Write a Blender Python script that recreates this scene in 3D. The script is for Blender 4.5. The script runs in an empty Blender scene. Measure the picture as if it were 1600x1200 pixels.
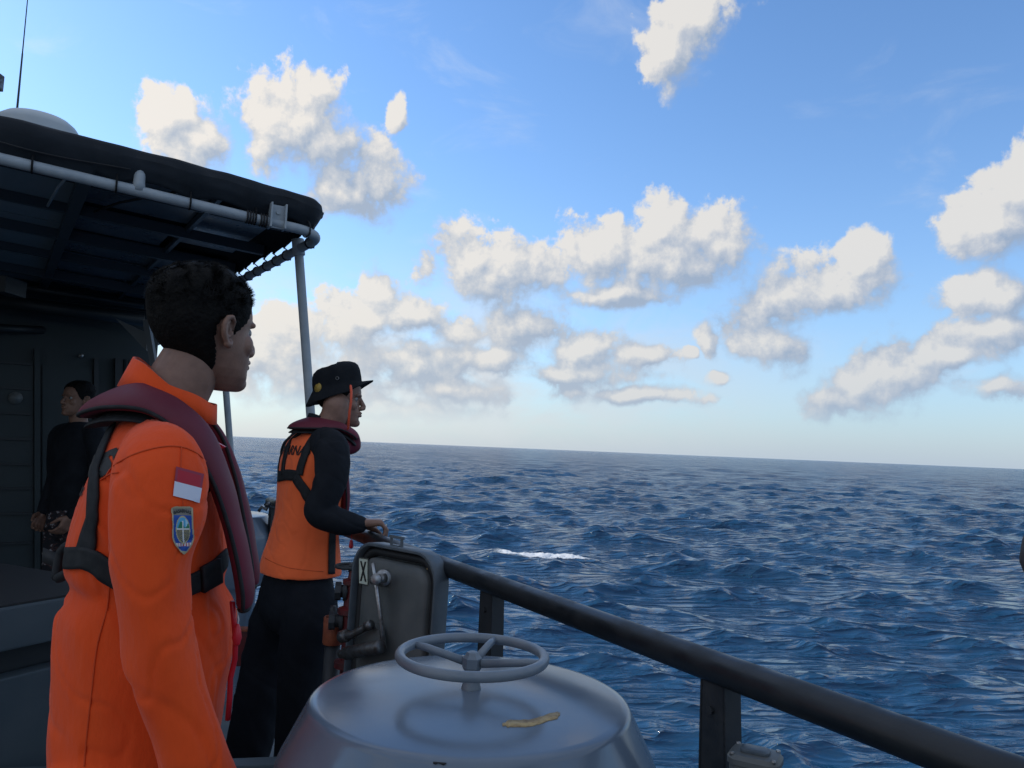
import bpy, bmesh, math, random
import numpy as np
from mathutils import Vector, Matrix, noise
from mathutils.bvhtree import BVHTree
R = math.radians
random.seed(7); rng = np.random.default_rng(7)
S = bpy.context.scene

# ---------------------------------------------------------------- camera
CAM = Vector((0, 0, 1.4)); PITCH = R(4.72); ROLL = R(2.37); FPX = 1200.0
cr = Vector((1, 0, 0)); cu = Vector((0, -math.sin(PITCH), math.cos(PITCH))); cf = Vector((0, math.cos(PITCH), math.sin(PITCH)))
RIGHT = math.cos(ROLL) * cr + math.sin(ROLL) * cu
UP = -math.sin(ROLL) * cr + math.cos(ROLL) * cu
cam = bpy.data.cameras.new('camera'); co = bpy.data.objects.new('camera', cam); S.collection.objects.link(co)
cam.sensor_width = 36; cam.lens = 36 * FPX / 1600; cam.clip_start = 0.02; cam.clip_end = 30000
M3 = Matrix((RIGHT, UP, -cf)).transposed()
co.matrix_world = Matrix.Translation(CAM) @ M3.to_4x4()
S.camera = co
def ray(px, py):
    return (cf + RIGHT * ((px - 800) / FPX) + UP * ((600 - py) / FPX))
def P(px, py, Y):            # the point seen at photo pixel px,py at distance Y ahead
    d = ray(px, py); return CAM + d * (Y / d.y)
def azel(px, py):
    d = ray(px, py).normalized(); return math.atan2(d.x, d.y), math.asin(d.z)

# ---------------------------------------------------------------- world and sun
SUN_AZ = R(-64); SUN_EL = R(27)
W = bpy.data.worlds.new('World'); S.world = W; W.use_nodes = True
def build_world():
    nt = W.node_tree; N = nt.nodes; L = nt.links; N.clear()
    def val(x, sock):
        if isinstance(x, (int, float)): sock.default_value = x
        elif isinstance(x, (tuple, list)): sock.default_value = x
        else: L.new(x, sock)
    def m(op, a, b=None, c=None, clamp=False):
        n = N.new('ShaderNodeMath'); n.operation = op; n.use_clamp = clamp
        for i, x in enumerate((a, b, c)):
            if x is not None: val(x, n.inputs[i])
        return n.outputs[0]
    def vm(op, a, b=None, c=None, scale=None):
        n = N.new('ShaderNodeVectorMath'); n.operation = op
        for i, x in enumerate((a, b, c)):
            if x is not None: val(x, n.inputs[i])
        if scale is not None: val(scale, n.inputs['Scale'])
        return n.outputs['Value'] if op in ('LENGTH', 'DOT_PRODUCT') else n.outputs['Vector']
    def mix(f, a, b):
        n = N.new('ShaderNodeMix'); n.data_type = 'RGBA'
        val(f, n.inputs[0]); val(a, n.inputs[6]); val(b, n.inputs[7]); return n.outputs[2]
    def sstep(x, a, b, lo=0.0, hi=1.0):
        n = N.new('ShaderNodeMapRange'); n.interpolation_type = 'SMOOTHSTEP'
        val(x, n.inputs[0]); n.inputs[1].default_value = a; n.inputs[2].default_value = b
        n.inputs[3].default_value = lo; n.inputs[4].default_value = hi; return n.outputs[0]
    def fbm(v, scale, detail, rough=.55, dist=0.0):
        n = N.new('ShaderNodeTexNoise'); n.noise_dimensions = '2D'; val(v, n.inputs['Vector'])
        n.inputs['Scale'].default_value = scale; n.inputs['Detail'].default_value = detail
        n.inputs['Roughness'].default_value = rough; n.inputs['Distortion'].default_value = dist
        return n.outputs['Fac']
    tc = N.new('ShaderNodeTexCoord'); sep = N.new('ShaderNodeSeparateXYZ')
    nrm = vm('NORMALIZE', tc.outputs['Generated']); L.new(nrm, sep.inputs[0])
    az = m('ARCTAN2', sep.outputs[0], sep.outputs[1]); el = m('ARCSINE', sep.outputs[2])
    comb = N.new('ShaderNodeCombineXYZ'); L.new(az, comb.inputs[0]); L.new(el, comb.inputs[1])
    uv = comb.outputs[0]
    sky = N.new('ShaderNodeTexSky'); sky.sky_type = 'NISHITA'; sky.sun_disc = False
    sky.sun_elevation = SUN_EL; sky.sun_rotation = SUN_AZ
    sky.altitude = 0; sky.air_density = 1.0; sky.dust_density = 0.35; sky.ozone_density = 2.0
    base = vm('MULTIPLY', sky.outputs[0], (SKY_K * .84, SKY_K * 1.10, SKY_K * 1.36))
    # pale marine haze low over the horizon
    hz = m('POWER', 2.718, m('MULTIPLY', m('MAXIMUM', el, 0.0), -7.5))
    side = sstep(az, -0.75, 0.55)
    hcol = mix(side, (.62, .65, .66, 1), (.42, .50, .60, 1))
    base = mix(m('MULTIPLY', hz, .93), base, hcol)
    blobs = []
    def B(cx, cy, rx, ry):
        a, e = azel(cx, cy); blobs.append((a, e, rx / FPX, ry / FPX))
    for b in BLOBS: B(*b)
    wn = N.new('ShaderNodeTexNoise'); wn.noise_dimensions = '2D'; L.new(uv, wn.inputs['Vector'])
    wn.inputs['Scale'].default_value = 9; wn.inputs['Detail'].default_value = 3
    wv = vm('MULTIPLY_ADD', wn.outputs['Color'], (.050, .036, 0), (-.025, -.018, 0))
    def density(u):
        q = vm('ADD', u, wv)
        f = None
        for (a, e, rx, ry) in blobs:
            ir = (1 / rx, 1 / ry, 0)
            l = vm('LENGTH', vm('MULTIPLY_ADD', q, ir, (-a / rx, -e / ry, 0)))
            f = l if f is None else m('SMOOTH_MIN', f, l, .35)
        # open sky outside the picture: broken cumulus all round
        g = fbm(vm('MULTIPLY', u, (1, 1.7, 0)), 2.6, 2)
        out = sstep(m('ABSOLUTE', az), .66, .85)
        ovr = sstep(el, .62, .8)
        f2 = m('MULTIPLY_ADD', g, -5.0, 3.2)
        f = m('MINIMUM', f, m('MULTIPLY_ADD', m('SUBTRACT', 1.0, m('MAXIMUM', out, ovr)), 4.0, f2))
        n1 = fbm(u, 17, 9, .58, .12)
        n2 = fbm(u, 46, 8, .62, .1)
        d = m('SUBTRACT', 1.46, m('MINIMUM', f, 2.4))
        d = m('MULTIPLY_ADD', m('SUBTRACT', n1, .5), 2.15, d)
        return m('MULTIPLY_ADD', m('SUBTRACT', n2, .5), .6, d)
    D0 = density(uv)
    D1 = density(vm('ADD', uv, (-.010, .013, 0)))
    D2 = density(vm('ADD', uv, (-.026, .034, 0)))
    ga = m('SUBTRACT', D0, D2)
    wid = m('SUBTRACT', .80, m('MULTIPLY', ga, .55)); wid = m('MINIMUM', m('MAXIMUM', wid, .34), 1.5)
    alpha = m('DIVIDE', m('SUBTRACT', D0, .04), wid, clamp=True); alpha = sstep(alpha, 0.0, 1.0)
    thin = sstep(D0, .1, .9)
    D3 = density(vm('ADD', uv, (-.055, .070, 0)))
    lit = m('MULTIPLY_ADD', m('SUBTRACT', D0, D1), .75, .33)
    lit = m('MULTIPLY_ADD', m('SUBTRACT', D0, D2), .30, lit)
    lit = m('MULTIPLY_ADD', m('SUBTRACT', D0, D3), .15, lit)
    thick = sstep(D3, .2, 2.0)
    lit = m('SUBTRACT', lit, m('MULTIPLY', thick, .30), clamp=True)
    dark = mix(side, (.37, .43, .52, 1), (.29, .37, .50, 1))
    midc = mix(side, (.57, .585, .60, 1), (.46, .50, .57, 1))
    bright = mix(side, (.83, .775, .70, 1), (.70, .685, .66, 1))
    cc = mix(m('MULTIPLY', lit, 2.0, clamp=True), dark, midc)
    cc = mix(m('MULTIPLY_ADD', lit, 2.0, -1.0, clamp=True), cc, bright)
    # distant clouds sink into the haze
    far = m('POWER', 2.718, m('MULTIPLY', m('MAXIMUM', el, 0.0), -11.0))
    cc = mix(m('MULTIPLY', far, .85), cc, hcol)
    alpha = m('MULTIPLY', alpha, sstep(el, .015, .07))
    alpha = m('MULTIPLY', alpha, .96)
    # thin veil of high wisps
    veil = m('MULTIPLY', sstep(fbm(vm('MULTIPLY', uv, (1, 2.2, 0)), 5.0, 7, .6, .4), .56, .85), .30)
    base = mix(veil, base, mix(side, (.80, .84, .86, 1), (.55, .62, .74, 1)))
    bank = m('MULTIPLY', sstep(fbm(vm('MULTIPLY', uv, (1, 1.9, 0)), 7.5, 9, .6, .3), .30, .62), m('POWER', 2.718, m('MULTIPLY', m('POWER', m('DIVIDE', m('ABSOLUTE', m('SUBTRACT', el, .10)), .085), 2.0), -1.0)))
    bank = m('MULTIPLY', bank, sstep(az, .50, -.10, 0, .92))
    base = mix(bank, base, mix(side, (.74, .73, .70, 1), (.56, .60, .66, 1)))
    col = mix(alpha, base, cc)
    below = sstep(el, -.02, 0.0)
    col = mix(below, (.05, .09, .16, 1), col)
    bg = N.new('ShaderNodeBackground'); L.new(col, bg.inputs[0]); bg.inputs[1].default_value = 1.0
    o = N.new('ShaderNodeOutputWorld'); L.new(bg.outputs[0], o.inputs[0])
SKY_K = 0.15
BLOBS = [(1085, 35, 62, 50), (1050, 85, 45, 45),
 (268, 185, 36, 46), (300, 225, 45, 36),
 (455, 190, 70, 62), (520, 225, 70, 42), (585, 285, 52, 42), (540, 315, 50, 32), (617, 178, 17, 25),
 (730, 400, 58, 46), (800, 430, 80, 50), (930, 400, 66, 52), (1030, 360, 40, 46), (1060, 410, 95, 48), (1110, 380, 52, 52), (960, 455, 100, 22),
 (590, 460, 34, 38), (560, 505, 62, 44), (650, 500, 50, 30), (820, 515, 62, 42), (905, 545, 70, 34), (990, 560, 60, 20),
 (1215, 470, 66, 56), (1300, 440, 80, 38), (1345, 410, 30, 34), (1220, 540, 46, 40), (1390, 580, 52, 50), (1330, 600, 42, 34), (1288, 625, 32, 30),
 (1560, 345, 66, 52), (1590, 300, 40, 50), (1540, 465, 50, 36), (1540, 520, 56, 28), (1117, 540, 17, 30), (1124, 598, 15, 10), (1085, 560, 12, 10), (1560, 602, 52, 18),
 (640, 575, 110, 40), (430, 560, 80, 60), (500, 610, 120, 30), (720, 610, 90, 22), (900, 605, 40, 24), (880, 580, 110, 20), (600, 640, 160, 16), (760, 560, 80, 24), (700, 520, 60, 26), (1000, 620, 90, 12), (1480, 560, 60, 16)]
build_world()
sl = bpy.data.lights.new('sun', 'SUN'); sl.energy = 3.0; sl.angle = R(.6); sl.color = (1, .9, .76)
so = bpy.data.objects.new('sun', sl); S.collection.objects.link(so)
sd = Vector((math.sin(SUN_AZ) * math.cos(SUN_EL), math.cos(SUN_AZ) * math.cos(SUN_EL), math.sin(SUN_EL)))
so.rotation_euler = sd.to_track_quat('Z', 'Y').to_euler(); so.location = (-6, 4, 9)
S.view_settings.view_transform = 'Standard'; S.view_settings.look = 'None'
S.view_settings.exposure = 0.16; S.view_settings.gamma = 1.0
S.cycles.max_bounces = 6; S.cycles.diffuse_bounces = 3; S.cycles.glossy_bounces = 3
S.cycles.use_denoising = True; S.cycles.sample_clamp_indirect = 4.0

# ---------------------------------------------------------------- materials
def mat(name, col, rough=.5, metal=0.0, col2=None, nscale=6.0, bump=0.0, bscale=60.0, rvar=0.0, spec=.5, detail=5, lo=.4, hi=.65, sheen=0.0, bdist=.002, stretch=None, sss=0.0):
    m = bpy.data.materials.new(name); m.use_nodes = True; nt = m.node_tree; N = nt.nodes; L = nt.links
    b = N['Principled BSDF']; b.inputs['Base Color'].default_value = (*col, 1); b.inputs['Roughness'].default_value = rough
    b.inputs['Metallic'].default_value = metal; b.inputs['Specular IOR Level'].default_value = spec
    if sheen: b.inputs['Sheen Weight'].default_value = sheen
    if sss: b.inputs['Subsurface Weight'].default_value = sss; b.inputs['Subsurface Radius'].default_value = (.02, .008, .004); b.inputs['Subsurface Scale'].default_value = .5
    tc = N.new('ShaderNodeTexCoord'); vec = tc.outputs['Object']
    if stretch:
        mp = N.new('ShaderNodeMapping'); mp.inputs['Scale'].default_value = stretch; L.new(vec, mp.inputs[0]); vec = mp.outputs[0]
    def noi(scale, det, rough_=.55):
        n = N.new('ShaderNodeTexNoise'); L.new(vec, n.inputs['Vector']); n.inputs['Scale'].default_value = scale
        n.inputs['Detail'].default_value = det; n.inputs['Roughness'].default_value = rough_; return n.outputs['Fac']
    if col2 is not None or rvar:
        f = noi(nscale, detail)
        mr = N.new('ShaderNodeMapRange'); L.new(f, mr.inputs[0]); mr.inputs[1].default_value = lo; mr.inputs[2].default_value = hi
        if col2 is not None:
            x = N.new('ShaderNodeMix'); x.data_type = 'RGBA'; L.new(mr.outputs[0], x.inputs[0])
            x.inputs[6].default_value = (*col, 1); x.inputs[7].default_value = (*col2, 1); L.new(x.outputs[2], b.inputs['Base Color'])
        if rvar:
            y = N.new('ShaderNodeMath'); y.operation = 'MULTIPLY_ADD'; L.new(mr.outputs[0], y.inputs[0]); y.inputs[1].default_value = rvar; y.inputs[2].default_value = rough
            L.new(y.outputs[0], b.inputs['Roughness'])
    if bump:
        bn = N.new('ShaderNodeBump'); L.new(noi(bscale, 4), bn.inputs['Height']); bn.inputs['Strength'].default_value = bump; bn.inputs['Distance'].default_value = bdist
        L.new(bn.outputs[0], b.inputs['Normal'])
    return m
MT = {}
MT['drum'] = mat('grey_blue_paint', (.125, .165, .215), .17, 0, (.15, .19, .235), 5, .10, 110, .08, .5, 7, bdist=.0012)
MT['drum2'] = mat('pale_vent_paint', (.26, .30, .33), .45, 0, (.30, .34, .36), 4, .15, 60, .1)
MT['wheel'] = mat('wheel_paint', (.15, .185, .22), .32, 0, (.19, .22, .25), 20, .25, 120, .15)
MT['rail'] = mat('dark_rail_paint', (.007, .010, .013), .36, 0, (.012, .015, .017), 14, .25, 170, .22, bdist=.001)
MT['black_steel'] = mat('black_steel', (.018, .022, .026), .5, 0, (.03, .033, .036), 25, .2, 90, .2)
MT['hatch'] = mat('hatch_grey_paint', (.085, .095, .095), .42, 0, (.125, .13, .125), 7, .2, 70, .2)
MT['hatch_rim'] = mat('hatch_rim_paint', (.07, .092, .11), .42, 0, (.10, .12, .135), 14, .2, 70, .2)
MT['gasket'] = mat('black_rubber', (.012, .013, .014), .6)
MT['steel'] = mat('worn_steel', (.42, .43, .43), .32, .9, (.2, .19, .18), 40, .3, 80, .25)
MT['chrome_dark'] = mat('tarnished_steel', (.16, .165, .17), .35, .8, (.08, .07, .06), 35, .3, 80, .3)
MT['red_valve'] = mat('dark_red_paint', (.12, .012, .014), .45, 0, (.06, .012, .012), 30, .3, 80, .2)
MT['orange_can'] = mat('rusty_orange_paint', (.32, .085, .035), .5, 0, (.2, .05, .025), 25, .3, 80, .2)
MT['pipe'] = mat('grey_pipe_paint', (.30, .345, .375), .42, 0, (.37, .41, .43), 18, .2, 80, .2)
MT['canvas'] = mat('dark_canvas', (.008, .012, .017), .7, 0, (.013, .018, .024), 8, .5, 22, .1, .25, bdist=.008)
MT['cord'] = mat('black_cord', (.012, .013, .015), .7)
MT['ceil'] = mat('ceiling_canvas', (.17, .22, .25), .55, 0, (.21, .26, .29), 3, .2, 30)
MT['ceil_panel'] = mat('ceiling_panel_paint', (.09, .12, .15), .25, 0, (.12, .15, .18), 6, .2, 20, .2)
MT['beam'] = mat('ceiling_beam_paint', (.05, .066, .078), .45)
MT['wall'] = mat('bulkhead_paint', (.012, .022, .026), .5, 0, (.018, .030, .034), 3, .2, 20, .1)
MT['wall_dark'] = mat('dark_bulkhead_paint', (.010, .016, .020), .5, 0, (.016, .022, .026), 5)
MT['locker'] = mat('locker_paint', (.045, .066, .080), .45, 0, (.06, .082, .095), 4, .2, 40, .2)
MT['deck'] = mat('deck_paint', (.10, .125, .14), .6, 0, (.14, .165, .175), 5, .3, 120, .2)
MT['dome'] = mat('dome_grp', (.42, .46, .48), .4, 0, (.48, .52, .53), 5)
MT['orange'] = mat('orange_cotton', (.86, .083, .008), .82, 0, (.80, .070, .007), 7, .7, 38, 0, .3, sheen=.12, bdist=.003, stretch=(1.6, 1.6, .7))
MT['orange_stitch'] = mat('orange_seam', (.62, .06, .006), .85)
MT['orange2'] = mat('orange_jersey', (.95, .15, .035), .75, 0, (.86, .13, .03), 9, .3, 500, 0, .3, sheen=.15, bdist=.0005)
MT['black_cloth'] = mat('black_cotton', (.009, .011, .015), .85, 0, (.014, .017, .022), 10, .3, 600, 0, .2, bdist=.0006)
MT['navy_cloth'] = mat('navy_trouser_cotton', (.006, .008, .012), .85, 0, (.009, .011, .016), 8, .3, 300, 0, .2, bdist=.001)
MT['vest'] = mat('burgundy_nylon', (.115, .012, .026), .6, 0, (.145, .016, .034), 8, .3, 400, .1, .4, bdist=.0008)
MT['web'] = mat('black_webbing', (.012, .014, .016), .7, 0, (.02, .022, .024), 60, .4, 500, 0, .3, bdist=.0008)
MT['skin'] = mat('tan_skin', (.25, .135, .09), .48, 0, (.20, .105, .07), 30, .45, 320, .10, .4, sss=.03, bdist=.0008)
MT['skin_dark'] = mat('brown_skin', (.27, .150, .105), .46, 0, (.205, .112, .078), 30, .5, 320, .10, .4, sss=.03, bdist=.0008)
MT['hair'] = mat('black_hair', (.0035, .0032, .003), .7, 0, (.008, .007, .006), 60, 1.0, 150, spec=.14, bdist=.004)
MT['eye'] = mat('eye_white', (.25, .23, .21), .3)
MT['iris'] = mat('dark_iris', (.02, .012, .008), .15)
MT['felt'] = mat('black_hat_cotton', (.008, .010, .013), .9, 0, (.013, .015, .018), 20, .3, 400, 0, .2)
MT['gold'] = mat('gold_thread', (.42, .28, .05), .6, 0, (.3, .2, .04), 200)
MT['chin_cord'] = mat('orange_cord', (.75, .10, .04), .6)
MT['red'] = mat('red_plastic', (.55, .015, .03), .35)
MT['white'] = mat('white_plastic', (.7, .7, .68), .4)
MT['glow'] = mat('pale_sticker', (.55, .60, .50), .4)
MT['black'] = mat('black_print', (.01, .01, .01), .6)
MT['tape'] = mat('worn_yellow_tape', (.45, .34, .17), .6, 0, (.24, .16, .08), 70, .4, 90)
MT['boot'] = mat('black_leather', (.012, .012, .013), .4)
MT['camo'] = None
def camo():
    m = bpy.data.materials.new('grey_camouflage'); m.use_nodes = True; N = m.node_tree.nodes; L = m.node_tree.links
    b = N['Principled BSDF']; b.inputs['Roughness'].default_value = .85
    tc = N.new('ShaderNodeTexCoord'); mp = N.new('ShaderNodeMapping'); mp.inputs['Scale'].default_value = (1, 1, 2.4); L.new(tc.outputs['Object'], mp.inputs[0])
    n = N.new('ShaderNodeTexNoise'); n.inputs['Scale'].default_value = 16; n.inputs['Detail'].default_value = 2; L.new(mp.outputs[0], n.inputs['Vector'])
    r = N.new('ShaderNodeValToRGB'); r.color_ramp.interpolation = 'CONSTANT'; e = r.color_ramp.elements
    e[0].position = 0; e[0].color = (.012, .013, .018, 1); e[1].position = .52; e[1].color = (.06, .03, .03, 1)
    x = e.new(.60); x.color = (.30, .30, .32, 1); x = e.new(.66); x.color = (.03, .035, .045, 1)
    L.new(n.outputs['Fac'], r.inputs[0]); L.new(r.outputs[0], b.inputs['Base Color']); return m
MT['camo'] = camo()
def vcol_mat(name, rough=.7):
    m = bpy.data.materials.new(name); m.use_nodes = True; N = m.node_tree.nodes; L = m.node_tree.links
    a = N.new('ShaderNodeVertexColor'); a.layer_name = 'Col'; L.new(a.outputs[0], N['Principled BSDF'].inputs['Base Color'])
    N['Principled BSDF'].inputs['Roughness'].default_value = rough; return m
MT['embroidery'] = vcol_mat('embroidered_patch')

# ---------------------------------------------------------------- object helpers
C = S.collection; WM = {}
def tag(o, label=None, cat=None, group=None, kind=None):
    if label: o['label'] = label
    if cat: o['category'] = cat
    if group: o['group'] = group
    if kind: o['kind'] = kind
    return o
def thing(name, label, cat, loc=(0, 0, 0), rz=0, group=None):
    o = bpy.data.objects.new(name, None); C.objects.link(o); o.empty_display_size = .1
    o.location = loc; o.rotation_euler = (0, 0, rz); WM[o] = Matrix.Translation(Vector(loc)) @ Matrix.Rotation(rz, 4, 'Z')
    return tag(o, label, cat, group)
def obj(name, data, m, parent=None, smooth=True, world=True, angle=None):
    """data: bmesh or mesh, in world coordinates (world=True) or the parent's own (world=False)"""
    if isinstance(data, bpy.types.Mesh): me = data; me.name = name
    else:
        me = bpy.data.meshes.new(name); bmesh.ops.recalc_face_normals(data, faces=data.faces[:]) if smooth != 'keep' else None
        data.to_mesh(me); data.free()
    ms = m if isinstance(m, (list, tuple)) else [m]
    if isinstance(data, bpy.types.Mesh): me.materials.clear()
    for x in ms: me.materials.append(x)
    o = bpy.data.objects.new(name, me); C.objects.link(o)
    if smooth: me.polygons.foreach_set('use_smooth', [True] * len(me.polygons))
    if angle is not None:
        me.set_sharp_from_angle(angle=R(angle))
    if parent is not None:
        o.parent = parent; WM[o] = WM[parent]
        if world: me.transform(WM[parent].inverted())
    else: WM[o] = Matrix.Identity(4)
    return o
def copy_tree(o, parent=None):
    c = o.copy(); C.objects.link(c); c.parent = parent
    if parent is None: pass
    for ch in list(o.children): copy_tree(ch, c)
    return c
def V(*a): return Vector(a)
def box(bm, c, s, rot=None, bevel=0.0):
    c = Vector(c); M = rot.to_4x4() if rot is not None else Matrix.Identity(4)
    r = bmesh.ops.create_cube(bm, size=1, matrix=Matrix.Translation(c) @ M @ Matrix.Diagonal((s[0], s[1], s[2], 1)))
    if bevel:
        es = list({e for v in r['verts'] for e in v.link_edges})
        bmesh.ops.bevel(bm, geom=es, offset=bevel, segments=2, affect='EDGES', profile=.7)
def rings(bm, rs, cap=True, closed=False):
    vs = [[bm.verts.new(p) for p in r] for r in rs]; n = len(rs[0])
    K = len(vs)
    for i in range(K if closed else K - 1):
        a = vs[i]; b = vs[(i + 1) % K]
        for j in range(n): bm.faces.new((a[j], a[(j + 1) % n], b[(j + 1) % n], b[j]))
    if cap and not closed:
        bm.faces.new(vs[0][::-1]); bm.faces.new(vs[-1])
    return vs
def spline(pts, n, closed=False):
    """Catmull-Rom through tuples of any length"""
    A = [np.array(p, float) for p in pts]; K = len(A); out = []
    segs = K if closed else K - 1
    for i in range(segs):
        g = (lambda k: A[k % K]) if closed else (lambda k: A[min(max(k, 0), K - 1)])
        p0, p1, p2, p3 = g(i - 1), g(i), g(i + 1), g(i + 2)
        for j in range(n):
            t = j / n; out.append(.5 * ((2 * p1) + (-p0 + p2) * t + (2 * p0 - 5 * p1 + 4 * p2 - p3) * t * t + (-p0 + 3 * p1 - 3 * p2 + p3) * t ** 3))
    if not closed: out.append(A[-1])
    return out
def tube(bm, pts, rad, seg=12, cap=True, closed=False, ends=False):
    pts = [Vector(p) for p in pts]; K = len(pts); rs = []
    rad = rad if isinstance(rad, (list, tuple, np.ndarray)) else [rad] * K
    if ends and not closed:   # rounded ends
        d0 = (pts[0] - pts[1]).normalized(); d1 = (pts[-1] - pts[-2]).normalized()
        p2, r2 = [], []
        for a in (80, 55, 28): p2.append(pts[0] + d0 * rad[0] * math.sin(R(a))); r2.append(rad[0] * math.cos(R(a)))
        p2 += pts; r2 += list(rad)
        for a in (28, 55, 80): p2.append(pts[-1] + d1 * rad[-1] * math.sin(R(a))); r2.append(rad[-1] * math.cos(R(a)))
        pts, rad, K = p2, r2, len(p2)
    t0 = None; u = None
    for i in range(K):
        a = pts[(i - 1) % K] if (closed or i > 0) else pts[0]; b = pts[(i + 1) % K] if (closed or i < K - 1) else pts[-1]
        t = (b - a).normalized()
        if u is None:
            u = t.orthogonal().normalized()
        else:
            q = t0.rotation_difference(t); u = q @ u
        u = (u - t * u.dot(t)).normalized(); w = t.cross(u); t0 = t
        rs.append([pts[i] + (u * math.cos(2 * math.pi * j / seg) + w * math.sin(2 * math.pi * j / seg)) * rad[i] for j in range(seg)])
    rings(bm, rs, cap, closed)
def lathe(bm, prof, seg=48, M=None, cap=True):
    M = M or Matrix.Identity(4)
    rs = [[M @ V(max(r, 1e-4) * math.cos(2 * math.pi * j / seg), max(r, 1e-4) * math.sin(2 * math.pi * j / seg), z) for j in range(seg)] for r, z in prof]
    rings(bm, rs, cap)
def ellip(bm, c, r, rot=None, seg=20):
    M = Matrix.Translation(Vector(c)) @ (rot.to_4x4() if rot is not None else Matrix.Identity(4)) @ Matrix.Diagonal((r[0], r[1], r[2], 1))
    bmesh.ops.create_uvsphere(bm, u_segments=seg, v_segments=seg // 2 + 2, radius=1, matrix=M)
def frame_along(d, up=V(0, 0, 1)):
    """matrix whose +Z points along d"""
    d = Vector(d).normalized(); x = up.cross(d)
    x = x.normalized() if x.length > 1e-4 else d.orthogonal().normalized()
    return Matrix((x, d.cross(x), d)).transposed()
def cyl(bm, a, b, r, seg=20, r2=None, bevel=0.0):
    a = Vector(a); b = Vector(b); M = Matrix.Translation(a) @ frame_along(b - a).to_4x4(); h = (b - a).length; r2 = r if r2 is None else r2
    if bevel: prof = [(r - bevel, 0), (r, bevel), (r2, h - bevel), (r2 - bevel, h)]
    else: prof = [(r, 0), (r2, h)]
    lathe(bm, prof, seg, M)
def remesh(bm, voxel, smooth=3, post=None):
    me = bpy.data.meshes.new('tmp'); bm.to_mesh(me); bm.free()
    o = bpy.data.objects.new('tmp', me); C.objects.link(o)
    m = o.modifiers.new('r', 'REMESH'); m.mode = 'VOXEL'; m.voxel_size = voxel; m.adaptivity = 0
    if smooth:
        s = o.modifiers.new('s', 'SMOOTH'); s.factor = .5; s.iterations = smooth
    dg = bpy.context.evaluated_depsgraph_get(); dg.update()
    out = bpy.data.meshes.new_from_object(o.evaluated_get(dg), depsgraph=dg)
    bpy.data.objects.remove(o); bpy.data.meshes.remove(me)
    return out
def verts_np(me):
    a = np.empty(len(me.vertices) * 3, np.float32); me.vertices.foreach_get('co', a); return a.reshape(-1, 3).astype(float)
def norms_np(me):
    a = np.empty(len(me.vertices) * 3, np.float32); me.vertex_normals.foreach_get('vector', a); return a.reshape(-1, 3).astype(float)
def set_verts(me, v):
    me.vertices.foreach_set('co', v.astype(np.float32).ravel()); me.update()
def bvh_of(me, M=None):
    M = M or Matrix.Identity(4)
    return BVHTree.FromPolygons([M @ v.co for v in me.vertices], [list(p.vertices) for p in me.polygons])
def merge_meshes(ms):
    bm = bmesh.new()
    for m in ms: bm.from_mesh(m)
    return bm

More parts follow.
